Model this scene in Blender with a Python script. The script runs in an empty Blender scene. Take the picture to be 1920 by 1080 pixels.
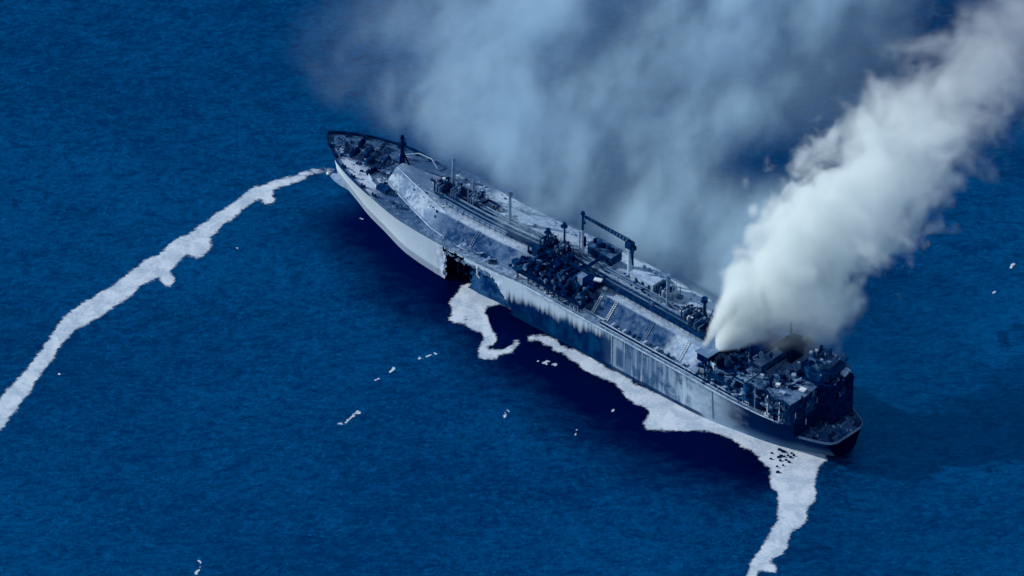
import bpy, math, random
import numpy as np
from mathutils import Matrix, Vector

# ------------------------------------------------------------------ camera, world, sun, exposure
scene = bpy.context.scene
col = scene.collection
DIST, ELEV = 7593.0, math.radians(35.8)          # slant range and depression of the aircraft
cam_data = bpy.data.cameras.new('camera')
cam_data.sensor_width = 36.0
cam_data.lens = 36.0 * DIST / 402.5
cam_data.clip_start, cam_data.clip_end = 10.0, 200000.0
camera = bpy.data.objects.new('camera', cam_data)
col.objects.link(camera)
camera.location = (0.0, -DIST * math.cos(ELEV), DIST * math.sin(ELEV))
camera.rotation_euler = (math.radians(90) - ELEV, 0.0, 0.0)
scene.camera = camera

SUN_EL, SUN_AZ = math.radians(27), math.radians(-72)     # azimuth from +Y, clockwise
world = bpy.data.worlds.new('World')
scene.world = world
world.use_nodes = True
wt = world.node_tree
bgn = wt.nodes['Background']
sky = wt.nodes.new('ShaderNodeTexSky')
sky.sky_type = 'NISHITA'
sky.sun_disc = False
sky.sun_elevation = SUN_EL
sky.sun_rotation = SUN_AZ
sky.air_density, sky.dust_density, sky.ozone_density = 1.0, 0.3, 1.0
wt.links.new(sky.outputs[0], bgn.inputs['Color'])
bgn.inputs['Strength'].default_value = 0.15

sun_data = bpy.data.lights.new('sun', 'SUN')
sun_data.energy = 3.7
sun_data.angle = math.radians(0.5)
sun_data.color = (1.0, 0.97, 0.93)
sun = bpy.data.objects.new('sun', sun_data)
col.objects.link(sun)
sun_dir = Vector((math.sin(SUN_AZ) * math.cos(SUN_EL), math.cos(SUN_AZ) * math.cos(SUN_EL), math.sin(SUN_EL)))
sun.rotation_euler = sun_dir.to_track_quat('Z', 'Y').to_euler()
sun.location = sun_dir * 500

vs = scene.view_settings
vs.view_transform, vs.look, vs.exposure, vs.gamma = 'Standard', 'None', 0.0, 1.0
vs.use_curve_mapping = False
cy = scene.cycles
cy.use_denoising = True
cy.max_bounces, cy.diffuse_bounces, cy.glossy_bounces, cy.transmission_bounces = 10, 2, 2, 2
cy.volume_bounces, cy.transparent_max_bounces = 7, 8
cy.volume_step_rate, cy.volume_max_steps = 2.0, 256
scene.render.use_persistent_data = False

# ------------------------------------------------------------------ node helpers (shader and geometry trees)
class Nd:
    def __init__(self, tree): self.t = tree
    def put(self, sock, v):
        if hasattr(v, 'is_output'): self.t.links.new(v, sock)
        elif v is not None: sock.default_value = v
    def m(self, op, a, b=None, c=None, clamp=False):
        n = self.t.nodes.new('ShaderNodeMath'); n.operation = op; n.use_clamp = clamp
        for i, v in enumerate((a, b, c)):
            if v is not None: self.put(n.inputs[i], v)
        return n.outputs[0]
    def add(self, a, b): return self.m('ADD', a, b)
    def sub(self, a, b): return self.m('SUBTRACT', a, b)
    def mul(self, *a):
        r = a[0]
        for b in a[1:]: r = self.m('MULTIPLY', r, b)
        return r
    def div(self, a, b): return self.m('DIVIDE', a, b)
    def mx(self, *a):
        r = a[0]
        for b in a[1:]: r = self.m('MAXIMUM', r, b)
        return r
    def mn(self, a, b): return self.m('MINIMUM', a, b)
    def ss(self, v, lo, hi, a=0.0, b=1.0):
        n = self.t.nodes.new('ShaderNodeMapRange'); n.interpolation_type = 'SMOOTHSTEP'
        for k, x in zip(('Value', 'From Min', 'From Max', 'To Min', 'To Max'), (v, lo, hi, a, b)): self.put(n.inputs[k], x)
        return n.outputs['Result']
    def band(self, v, a, b, w): return self.mul(self.ss(v, a - w, a + w), self.ss(v, b - w, b + w, 1.0, 0.0))
    def sep(self, v):
        n = self.t.nodes.new('ShaderNodeSeparateXYZ'); self.t.links.new(v, n.inputs[0]); return n.outputs[0], n.outputs[1], n.outputs[2]
    def xyz(self, x, y, z):
        n = self.t.nodes.new('ShaderNodeCombineXYZ')
        for i, v in enumerate((x, y, z)): self.put(n.inputs[i], v)
        return n.outputs[0]
    def vscale(self, v, s):
        n = self.t.nodes.new('ShaderNodeVectorMath'); n.operation = 'MULTIPLY'
        self.put(n.inputs[0], v); n.inputs[1].default_value = s; return n.outputs[0]
    def vadd(self, a, b):
        n = self.t.nodes.new('ShaderNodeVectorMath'); n.operation = 'ADD'
        self.put(n.inputs[0], a); self.put(n.inputs[1], b); return n.outputs[0]
    def vmul(self, a, f):
        n = self.t.nodes.new('ShaderNodeVectorMath'); n.operation = 'SCALE'
        self.put(n.inputs[0], a); self.put(n.inputs['Scale'], f); return n.outputs[0]
    def noise(self, v, scale, detail=3.0, rough=0.55, dist=0.0, color=False):
        n = self.t.nodes.new('ShaderNodeTexNoise')
        self.put(n.inputs['Vector'], v); n.inputs['Scale'].default_value = scale
        n.inputs['Detail'].default_value = detail; n.inputs['Roughness'].default_value = rough; n.inputs['Distortion'].default_value = dist
        return n.outputs['Color'] if color else n.outputs[0]
    def mix(self, f, a, b):
        n = self.t.nodes.new('ShaderNodeMix'); n.data_type = 'RGBA'
        self.put(n.inputs[0], f)
        for s, v in ((n.inputs[6], a), (n.inputs[7], b)): self.put(s, (*v, 1.0) if isinstance(v, tuple) else v)
        return n.outputs[2]

def new_mat(name):
    m = bpy.data.materials.new(name); m.use_nodes = True
    p = m.node_tree.nodes['Principled BSDF']
    n = Nd(m.node_tree)
    tc = m.node_tree.nodes.new('ShaderNodeTexCoord')
    return m, p, n, tc.outputs['Object']

def bump(n, p, h, strength, dist):
    b = n.t.nodes.new('ShaderNodeBump'); b.inputs['Strength'].default_value = strength; b.inputs['Distance'].default_value = dist
    n.t.links.new(h, b.inputs['Height']); n.t.links.new(b.outputs[0], p.inputs['Normal'])

def matte(p, k=0.0):
    p.inputs['Specular IOR Level'].default_value = k
    p.inputs['Specular Tint'].default_value = (0.35, 0.65, 1.0, 1.0)

def worn(name, a, b, scale=0.35, lo=0.38, hi=0.62, rough=0.75, metal=0.0, stretch=(1, 1, 1), bmp=0.3):
    """painted or burnt steel: two tones in blotches, fine grit, slight relief"""
    m, p, n, o = new_mat(name)
    v = n.vscale(o, stretch)
    big = n.noise(v, scale, 5.0, 0.62, 0.6)
    fine = n.noise(v, scale * 7.0, 3.0, 0.6)
    f = n.ss(n.add(big, n.mul(n.sub(fine, 0.5), 0.45)), lo, hi)
    p.inputs['Base Color'].default_value = (*a, 1)
    n.t.links.new(n.mix(f, a, b), p.inputs['Base Color'])
    p.inputs['Roughness'].default_value = rough; p.inputs['Metallic'].default_value = metal
    matte(p)
    bump(n, p, n.add(big, n.mul(fine, 0.4)), bmp, 0.25)
    return m

PALE, PALE2 = (0.40, 0.535, 0.68), (0.23, 0.345, 0.50)
MID, MID2 = (0.10, 0.185, 0.32), (0.05, 0.11, 0.22)
SOOT, SOOT2 = (0.0, 0.013, 0.07), (0.004, 0.045, 0.135)
M = {}
M['pale'] = worn('pale_ash_steel', PALE, PALE2, 0.3)
M['mid'] = worn('scorched_steel', MID, PALE2, 0.3, 0.4, 0.75)
M['dark'] = worn('sooty_steel', SOOT, SOOT2, 0.5)
M['black'] = worn('charred_steel', (0.0, 0.003, 0.04), (0.0, 0.014, 0.07), 0.6, rough=0.9)
M['blotch'] = worn('burnt_blotched_steel', SOOT2, MID, 0.35, 0.35, 0.7)
M['rust'] = worn('burnt_deck_steel', SOOT2, PALE2, 0.22, 0.42, 0.66)
M['white'] = worn('white_painted_steel', (0.72, 0.78, 0.82), (0.5, 0.58, 0.66), 0.5)
M['pipe'] = worn('cargo_pipe_steel', (0.03, 0.085, 0.18), MID, 0.4, stretch=(0.2, 1, 1))
M['window'] = worn('broken_window_dark', (0.002, 0.005, 0.02), (0.004, 0.012, 0.035), 0.8, rough=0.25)

def hull_material():
    m, p, n, o = new_mat('hull_paint_with_soot_and_rust_runs')
    x, y, z = n.sep(o)
    big = n.noise(o, 0.06, 5.0, 0.6, 0.5)
    fine = n.noise(o, 0.9, 4.0, 0.6)
    run = n.noise(n.xyz(n.mul(x, 0.55), n.mul(y, 0.1), n.mul(z, 0.035)), 1.0, 4.0, 0.65)      # vertical run-down streaks
    run2 = n.noise(n.xyz(n.mul(x, 0.16), n.mul(y, 0.1), n.mul(z, 0.09)), 1.0, 3.0, 0.5)
    blot = n.noise(n.xyz(n.mul(x, 0.13), n.mul(y, 0.05), n.mul(z, 0.2)), 1.0, 4.0, 0.6, 0.6)
    c = n.mix(n.ss(big, 0.35, 0.7), PALE, (0.36, 0.46, 0.585))
    c = n.mix(n.mul(n.ss(run, 0.5, 0.75), 0.35), c, PALE2)
    c = n.mix(n.ss(x, 192.0, 250.0, 0.1, 0.9), c, (0.52, 0.645, 0.72))  # sunlit flare of the bow painted in as a paler tone
    # lower strake towards the bow, greyer
    bowlow = n.mul(n.ss(x, 190, 200), n.ss(n.add(z, n.mul(fine, 0.8)), 11.6, 13.2, 1.0, 0.0))
    c = n.mix(n.mul(bowlow, 0.8), c, (0.17, 0.24, 0.345))
    # burnt amidships below a ragged drip line
    edge = n.add(n.add(15.2, n.mul(run, 9.0)), n.add(n.mul(n.sub(158.0, x), 0.11), n.mul(n.sub(run2, 0.5), 9.0)))
    burn = n.mul(n.band(n.add(x, n.mul(n.sub(fine, 0.5), 3.0)), 103.6, 160.0, 0.7), n.ss(n.sub(z, edge), -3.4, 1.6, 1.0, 0.0))
    burnc = n.mix(n.ss(run2, 0.42, 0.68), (0.0, 0.012, 0.068), (0.0, 0.040, 0.125))
    c = n.mix(burn, c, burnc)
    pan = n.mul(n.band(x, 97.9, 101.8, 0.35), n.band(z, 13.0, 22.0, 1.3))
    c = n.mix(pan, c, (0.0, 0.022, 0.095))
    haz = n.mul(n.band(x, 68.0, 104.0, 7.0), n.ss(run, 0.38, 0.6, 0.55, 0.95))
    c = n.mix(haz, c, (0.07, 0.145, 0.262))
    # streaked grey panels further aft
    st = n.mul(n.band(x, 62.0, 97.0, 3.0), n.mul(n.ss(n.add(run2, n.mul(n.sub(run, 0.5), 0.5)), 0.46, 0.6), n.ss(blot, 0.34, 0.52)))
    c = n.mix(n.mul(st, n.ss(fine, 0.35, 0.6, 0.5, 0.85)), c, (0.01, 0.055, 0.145))
    lip = n.mul(n.band(x, 40.0, 150.0, 4.0), n.ss(n.add(z, n.add(n.mul(n.sub(run, 0.5), 5.0), n.mul(n.sub(blot, 0.5), 5.0))), 24.6, 26.4))
    c = n.mix(n.mul(lip, n.ss(x, 95.0, 112.0, 0.8, 0.35)), c, (0.03, 0.085, 0.18))
    c = n.mix(n.mul(n.band(x, 40.0, 62.0, 5.0), n.ss(blot, 0.35, 0.6, 0.25, 0.75)), c, (0.17, 0.265, 0.39))
    # sooty stern quarter, light from the foam painted into its lower part
    aft = n.ss(n.add(x, n.mul(n.sub(blot, 0.5), 16.0)), 34.0, 50.0, 1.0, 0.0)
    c = n.mix(aft, c, n.mix(n.ss(z, 11.5, 17.0), (0.06, 0.13, 0.245), (0.0, 0.018, 0.085)))
    tr = n.ss(x, 1.2, 2.2, 1.0, 0.0)
    c = n.mix(tr, c, (0.0, 0.001, 0.028))  # shade on the stern face painted into the transom colour
    # boot topping
    boot = n.mul(n.ss(n.add(z, n.add(n.mul(x, 0.0131), n.mul(fine, 0.5))), 13.3, 13.8, 1.0, 0.0), n.band(x, 56.0, 158.0, 3.0))
    c = n.mix(n.mul(boot, 0.9), c, (0.0, 0.02, 0.075))
    n.t.links.new(c, p.inputs['Base Color'])
    p.inputs['Roughness'].default_value = 0.7; matte(p)
    plate = n.noise(n.xyz(n.mul(x, 0.2), 0.0, n.mul(z, 0.35)), 1.0, 2.0)
    bump(n, p, n.add(n.mul(fine, 0.15), plate), 0.25, 0.3)
    return m
M['hull'] = hull_material()

def trunk_material():
    m, p, n, o = new_mat('trunk_deck_ash_and_burn_marks')
    x, y, z = n.sep(o)
    ay = n.m('ABSOLUTE', y)
    big = n.noise(o, 0.07, 5.0, 0.62, 0.7)
    fine = n.noise(o, 0.55, 4.0, 0.65)
    wob = n.add(n.mul(n.sub(big, 0.5), 22.0), n.mul(n.sub(fine, 0.5), 7.0))
    c = n.mix(n.ss(n.add(big, n.mul(fine, 0.5)), 0.62, 0.95), (0.42, 0.53, 0.65), PALE2)
    slope = n.ss(ay, 9.8, 10.7)
    xx = n.add(x, wob)
    burn = n.mul(n.mul(slope, n.ss(y, -1.0, 1.0)), n.mx(n.band(xx, 160.0, 209.0, 5.0), n.band(xx, 79.0, 126.0, 4.0), n.band(xx, 48.0, 66.0, 2.0)))
    c = n.mix(n.mul(burn, n.ss(fine, 0.25, 0.6, 0.82, 1.0)), c, n.mix(n.ss(n.noise(o, 0.16, 4.0, 0.6, 0.6), 0.42, 0.62), (0.004, 0.037, 0.12), (0.05, 0.105, 0.21)))
    mand = n.band(xx, 124.0, 160.0, 5.0)
    c = n.mix(n.mul(mand, n.ss(y, 2.0, 6.0), 0.95), c, (0.0, 0.018, 0.08))
    top = n.mul(n.ss(ay, 9.6, 10.2, 1.0, 0.0), n.ss(n.add(n.noise(n.vscale(o, (0.5, 1.2, 1)), 0.13, 5.0, 0.65), n.mul(n.sub(fine, 0.5), 0.3)), 0.42, 0.56))
    top = n.mul(top, n.ss(y, -7.5, -3.0, 0.2, 1.0))
    c = n.mix(n.mul(top, n.ss(y, 4.0, 7.5, 0.92, 0.15)), c, (0.04, 0.10, 0.205))
    mot = n.ss(n.add(n.mul(n.noise(o, 0.11, 5.0, 0.68, 0.8), 0.8), n.mul(fine, 0.25)), 0.48, 0.66, 0.0, 0.65)
    c = n.mix(n.mul(mot, n.mul(n.sub(1.0, burn), n.sub(1.0, mand))), c, (0.13, 0.215, 0.335))
    fw = n.mul(n.ss(x, 200.0, 212.0), n.ss(n.add(n.mul(fine, 0.6), n.mul(big, 0.5)), 0.44, 0.62, 0.25, 0.85))
    c = n.mix(fw, c, (0.11, 0.185, 0.30))
    n.t.links.new(c, p.inputs['Base Color'])
    p.inputs['Roughness'].default_value = 0.85; matte(p)
    bump(n, p, n.add(big, n.mul(fine, 0.5)), 0.4, 0.35)
    return m
M['trunk'] = trunk_material()

def deck_material():
    m, p, n, o = new_mat('main_deck_scorched_steel')
    x, y, z = n.sep(o)
    big = n.noise(o, 0.08, 5.0, 0.62, 0.6)
    fine = n.noise(o, 0.6, 4.0, 0.65)
    k = n.add(big, n.mul(n.sub(fine, 0.5), 0.5))
    c = n.mix(n.ss(k, 0.36, 0.56), (0.2, 0.3, 0.45), (0.05, 0.11, 0.215))
    stbd = n.mul(n.ss(n.add(y, n.mul(n.sub(k, 0.5), 10.0)), -11.0, -8.0, 1.0, 0.0), n.band(x, 66.0, 238.0, 6.0))
    c = n.mix(n.mul(stbd, n.ss(fine, 0.5, 0.72, 1.0, 0.55)), c, (0.43, 0.55, 0.675))
    bow = n.ss(n.add(n.add(x, n.mul(y, -1.6)), n.mul(n.sub(k, 0.5), 26.0)), 244.0, 252.0)
    c = n.mix(n.mul(bow, 0.92), c, n.mix(n.ss(fine, 0.4, 0.62), (0.055, 0.125, 0.235), (0.01, 0.045, 0.125)))
    fpale = n.mul(n.band(x, 238.0, 262.0, 4.0), n.ss(n.add(y, n.mul(n.sub(k, 0.5), 9.0)), 4.0, 7.5))
    c = n.mix(fpale, c, (0.46, 0.56, 0.67))
    fdark = n.mul(n.band(x, 203.0, 238.0, 4.0), n.ss(n.add(k, 0.06), 0.36, 0.52))
    c = n.mix(n.mul(fdark, 0.85), c, (0.04, 0.10, 0.205))
    hole = n.band(n.add(x, n.mul(n.sub(fine, 0.5), 8.0)), 150.0, 193.0, 4.0)
    c = n.mix(n.mul(hole, 0.8), c, n.mix(n.ss(fine, 0.42, 0.6), (0.22, 0.32, 0.455), (0.075, 0.145, 0.26)))
    aft = n.ss(n.add(x, n.mul(n.sub(k, 0.5), 14.0)), 46.0, 62.0, 1.0, 0.0)
    c = n.mix(n.mul(aft, 0.9), c, n.mix(n.ss(fine, 0.4, 0.65), (0.005, 0.035, 0.115), (0.07, 0.14, 0.26)))
    n.t.links.new(c, p.inputs['Base Color'])
    p.inputs['Roughness'].default_value = 0.88; matte(p)
    bump(n, p, k, 0.4, 0.3)
    return m
M['deck'] = deck_material()

def sea_material():
    m, p, n, o = new_mat('deep_sea_water')
    x, y, z = n.sep(o)
    warp = n.vmul(n.noise(n.vscale(o, (0.02, 0.05, 1)), 1.0, 2.0, 0.5, color=True), 9.0)
    v = n.vadd(o, warp)
    w1 = n.noise(n.vscale(v, (0.085, 0.115, 1)), 1.0, 3.0, 0.55)          # wind sea
    w2 = n.noise(n.vscale(v, (0.30, 0.50, 1)), 1.0, 4.0, 0.65)
    w3 = n.noise(n.vscale(o, (0.8, 1.1, 1)), 1.0, 3.0, 0.6)
    gust = n.noise(n.vscale(o, (0.007, 0.011, 1)), 1.0, 4.0, 0.55, 0.4)
    # calm lee water, the hull's dark reflection painted into its colour: shape in ship axes (u along, w across to port)
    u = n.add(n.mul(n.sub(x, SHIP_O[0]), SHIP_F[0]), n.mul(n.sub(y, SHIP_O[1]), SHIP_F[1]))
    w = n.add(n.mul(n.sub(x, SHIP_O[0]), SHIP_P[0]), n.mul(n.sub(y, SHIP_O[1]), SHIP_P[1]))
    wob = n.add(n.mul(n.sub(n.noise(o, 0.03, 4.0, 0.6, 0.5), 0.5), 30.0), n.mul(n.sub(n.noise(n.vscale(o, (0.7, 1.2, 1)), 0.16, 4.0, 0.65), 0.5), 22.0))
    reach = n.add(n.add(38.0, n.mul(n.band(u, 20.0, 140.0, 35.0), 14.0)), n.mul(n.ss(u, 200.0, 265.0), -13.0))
    lee_refl = n.mul(n.ss(n.add(w, wob), n.sub(reach, 8.0), n.add(reach, 26.0), 1.0, 0.0), n.ss(w, -2.0, 4.0))
    lee_refl = n.mul(lee_refl, n.mul(n.ss(n.add(u, wob), -4.0, 14.0), n.ss(u, 244.0, 272.0, 1.0, 0.0)))
    h = n.add(n.add(n.mul(w1, 0.8), n.mul(w2, 0.55)), n.mul(w3, 0.22))
    hh = n.mul(h, n.sub(1.0, n.mul(lee_refl, 0.8)))
    tone = n.ss(n.add(n.add(n.mul(w1, 0.2), n.mul(w3, 0.3)), n.add(n.mul(w2, 0.42), n.mul(gust, 0.22))), 0.46, 0.70)
    c = n.mix(tone, (0.0, 0.009, 0.049), (0.0, 0.051, 0.150))  # ripple shading carried by the diffuse colour
    c = n.mix(n.ss(n.add(n.mul(w2, 0.55), n.mul(w3, 0.45)), 0.585, 0.69), c, (0.0, 0.092, 0.215))  # glints on the crests painted into the water colour
    c = n.mix(n.ss(n.add(n.mul(w2, 0.5), n.mul(w1, 0.5)), 0.36, 0.45, 0.75, 0.0), c, (0.0, 0.007, 0.05))  # dark troughs painted in the same way
    c = n.mix(n.mul(lee_refl, 0.97), c, (0.0, 0.0008, 0.022))
    t = n.t
    di = t.nodes.new('ShaderNodeBsdfDiffuse'); t.links.new(c, di.inputs['Color'])
    gl = t.nodes.new('ShaderNodeBsdfGlossy'); gl.inputs['Roughness'].default_value = 0.38
    t.links.new(n.mix(lee_refl, (0.0, 0.050, 0.118), (0.0, 0.004, 0.035)), gl.inputs['Color'])
    bp = t.nodes.new('ShaderNodeBump'); bp.inputs['Strength'].default_value = 0.8; bp.inputs['Distance'].default_value = 1.5
    t.links.new(hh, bp.inputs['Height'])
    for q in (di, gl): t.links.new(bp.outputs[0], q.inputs['Normal'])
    ad = t.nodes.new('ShaderNodeAddShader'); t.links.new(di.outputs[0], ad.inputs[0]); t.links.new(gl.outputs[0], ad.inputs[1])
    t.links.new(ad.outputs[0], t.nodes['Material Output'].inputs['Surface']); t.nodes.remove(p)
    return m

# ------------------------------------------------------------------ ship pose and the outlines of foam (metres on the water)
SHIP_M = Matrix([[-0.733667, -0.6794413, 0.0096042, 129.6395], [0.6793831, -0.7337299, -0.0088936, -109.1009], [0.0130896, 0.0, 0.9999143, -11.5556], [0, 0, 0, 1]])
SHIP_O, SHIP_F, SHIP_P = (129.75, -109.20), (-0.7337, 0.6794), (-0.6794, -0.7337)
FOAM_BOW = [[(-70.8,80.8),(-76.0,81.0),(-81.2,78.9),(-86.4,75.4),(-91.5,73.7),(-96.6,70.2),(-102.2,67.8),(-107.3,60.6),(-112.4,54.1),(-117.8,49.2),(-123.3,41.4),(-127.2,36.1),(-133.3,31.7),(-138.4,23.2),(-145.4,16.4),(-150.6,10.3),(-157.8,-0.1),(-167.5,-10.2),(-174.8,-17.8),(-180.0,-29.9),(-183.3,-40.7),(-187.6,-50.5),(-193.6,-61.6),(-198.5,-71.7),(-202.4,-80.5),(-214.6,-105.3),(-208.0,-114.3),(-196.4,-88.5),(-192.8,-79.1),(-188.2,-68.7),(-183.5,-55.7),(-179.4,-44.9),(-176.0,-35.1),(-170.2,-27.3),(-163.6,-20.6),(-153.5,-10.0),(-146.4,1.2),(-141.7,5.8),(-133.8,12.7),(-129.1,21.5),(-123.1,25.8),(-119.2,34.1),(-114.7,42.2),(-109.7,47.5),(-104.9,55.5),(-100.0,61.4),(-95.5,65.5),(-90.6,69.3),(-85.6,72.0),(-80.7,76.5),(-75.8,78.8),(-70.8,79.0)],[(-99.8,65.0),(-94.5,62.8),(-94.3,57.7),(-97.2,55.9),(-99.6,59.9)],[(-127.8,28.0),(-118.2,31.6),(-119.4,25.2),(-121.9,20.8),(-125.6,19.4)],[(-139.3,9.0),(-134.8,11.5),(-132.1,4.3),(-135.8,0.0)]]
FOAM_HOLE = [[(-20.0,1.2),(-21.8,-4.1),(-23.8,-8.1),(-24.0,-12.0),(-23.3,-18.7),(-25.1,-20.4),(-25.1,-23.0),(-22.8,-22.1),(-18.5,-24.6),(-16.7,-26.6),(-12.9,-29.4),(-10.6,-32.2),(-10.9,-37.2),(-12.7,-37.8),(-13.1,-45.6),(-13.7,-47.9),(-10.9,-47.9),(-8.6,-46.2),(-9.9,-43.4),(-10.6,-40.0),(-8.0,-37.8),(-6.0,-36.7),(-6.2,-31.1),(-8.1,-27.7),(-9.3,-20.4),(-10.9,-17.1),(-10.5,-13.7),(-8.3,-11.4),(-4.7,-11.1),(-0.4,-13.7),(1.2,-15.4),(2.9,-6.9),(-5.4,0.4),(-12.0,2.7),(-16.9,3.8)],[(-9.4,-43.8),(-7.3,-42.5),(-4.0,-43.3),(-1.9,-41.6),(0.5,-41.0),(1.9,-37.8),(0.6,-35.6),(-0.2,-37.2),(0.6,-37.8),(-0.0,-39.1),(-2.2,-39.6),(-4.1,-41.2),(-7.3,-40.4),(-9.8,-41.8)],[(-8.8,-44.3),(-5.4,-46.0),(-3.6,-44.9),(-3.6,-43.2),(0.0,-43.8),(1.1,-41.7),(0.1,-40.6),(-0.2,-41.9),(-3.8,-41.3),(-4.4,-43.5),(-5.3,-44.1),(-8.5,-42.5)],[(1.3,-37.9),(3.6,-37.4),(3.5,-35.4),(1.2,-36.0)],[(-10.8,-47.7),(-8.0,-46.9),(-6.2,-48.5),(-5.7,-46.7),(-7.9,-44.9),(-11.0,-45.8)]]
FOAM_HOLE_CUT = [[(-19.0,-18.2),(-15.5,-23.9),(-20.0,-21.7)]]
FOAM_SIDE = [[(5.1,-30.5),(7.0,-31.6),(12.3,-31.9),(17.0,-34.5),(18.5,-38.1),(22.1,-40.2),(25.5,-42.4),(27.2,-44.6),(32.3,-47.5),(35.3,-51.8),(37.8,-55.1),(41.6,-56.1),(45.0,-59.8),(48.4,-64.8),(51.7,-66.6),(55.5,-69.1),(60.2,-72.7),(66.9,-77.0),(74.8,-82.8),(74.7,-94.9),(71.9,-93.9),(66.0,-94.9),(59.2,-94.9),(56.2,-94.6),(51.2,-93.5),(51.2,-89.6),(55.4,-87.8),(56.5,-84.2),(55.0,-81.0),(50.8,-78.8),(47.0,-76.7),(44.5,-72.0),(41.6,-65.5),(39.9,-61.9),(36.5,-60.8),(33.1,-58.7),(27.6,-54.0),(25.9,-50.7),(22.9,-48.2),(21.3,-43.9),(18.7,-42.4),(15.3,-39.5),(12.8,-37.7),(10.6,-33.7),(9.1,-34.1),(8.1,-36.3),(5.7,-36.3),(7.0,-33.0)],[(56.5,-74.5),(79.3,-84.4),(89.0,-91.6),(99.4,-97.7),(108.5,-103.2),(118.9,-107.6),(122.4,-113.7),(119.1,-117.6),(119.0,-119.8),(117.4,-124.2),(117.6,-130.7),(117.8,-138.4),(116.5,-141.1),(114.2,-142.8),(114.4,-150.4),(112.4,-158.1),(108.1,-160.3),(106.5,-164.6),(106.4,-169.0),(104.4,-175.5),(99.2,-178.7),(96.5,-184.2),(94.5,-189.6),(93.8,-202.6),(88.0,-202.6),(90.7,-189.6),(93.4,-176.6),(97.4,-169.0),(100.7,-159.2),(103.0,-152.6),(102.9,-140.6),(104.2,-136.2),(101.0,-132.9),(99.8,-126.3),(101.1,-123.1),(101.8,-121.4),(97.9,-116.5),(95.4,-111.0),(91.5,-106.5),(88.9,-106.0),(88.3,-103.2),(82.4,-97.7),(77.2,-95.0),(72.0,-93.8),(65.5,-95.0),(57.6,-95.0),(51.1,-93.8)],[(97.2,-180.9),(101.1,-182.5),(103.0,-186.3),(100.4,-187.4),(96.5,-185.3)]]
FLECKS = [('curved white breaking crest on open water left of the foam patch', [(-68.2, -92.6), (-65.7, -91.0), (-64.2, -87.9), (-61.6, -84.9), (-57.9, -82.8), (-58.0, -80.1), (-58.7, -80.3), (-58.4, -81.8), (-61.9, -83.8), (-64.7, -87.0), (-66.2, -90.0), (-68.5, -91.5)]), ('short slanting white crest below the foam under the broken side', [(-1.6, -81.2), (-2.4, -84.4), (-4.5, -88.8), (-3.9, -89.7), (-1.7, -85.3), (-0.8, -81.8)]), ('small white fleck on the dark water below the ship side', [(25.4, -94.3), (24.3, -98.4), (25.0, -98.9), (26.1, -94.8)]), ('faint white fleck nearest below the long foam band', [(39.8, -79.3), (38.2, -82.4), (38.8, -83.2), (40.3, -80.1)]), ('short row of white specks left of the foam patch', [(-36.5, -48.8), (-35.4, -47.1), (-33.0, -46.4), (-29.9, -44.6), (-30.2, -43.2), (-33.2, -45.0), (-35.7, -45.7), (-37.1, -47.7)]), ('tiny white speck in the broken line trailing left', [(-46.8, -52.7), (-48.6, -56.7), (-48.0, -57.4), (-46.2, -53.4)]), ('lowest speck of the broken line trailing left', [(-51.8, -59.2), (-53.3, -61.4), (-52.9, -62.4), (-51.4, -60.1)]), ('small ragged foam island off the broken side', [(9.8, -49.7), (12.2, -52.1), (14.9, -52.4), (16.8, -52.7), (17.0, -51.3), (15.1, -50.3), (12.8, -49.1), (10.2, -48.0)]), ('narrow white fleck near the lower left corner', [(-121.1, -179.0), (-122.1, -187.3), (-121.1, -187.7), (-119.9, -179.5)]), ('white fleck on the open water at the far right', [(196.9, 17.7), (195.3, 14.9), (196.1, 13.8), (197.5, 16.8)]), ('thin pale streak below the far right fleck', [(189.5, -1.7), (188.8, -7.1), (189.5, -7.3), (190.3, -1.9)]), ('lone white dot below the foam trail of the bow', [(-109.8, 26.1), (-108.7, 25.7), (-108.6, 26.8), (-109.7, 27.1)]), ('white dot beside the lower end of the foam trail', [(-177.4, -57.5), (-176.2, -58.5), (-175.9, -57.6), (-177.2, -56.5)]), ('white dot in the dark water near the bow', [(-59.7, 47.1), (-58.7, 46.4), (-58.5, 47.2), (-59.5, 48.0)])]
DEBRIS = [(103.9,-107.6),(100.9,-109.9),(105.2,-108.8),(106.1,-109.3),(108.7,-110.1),(103.5,-112.6),(104.5,-111.8),(105.8,-112.3),(107.1,-111.5),(109.4,-111.5),(104.1,-114.8),(106.4,-114.5),(107.6,-115.9),(102.8,-118.7),(105.2,-118.0),(103.2,-122.4),(100.5,-113.7),(108.1,-112.6)]

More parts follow.
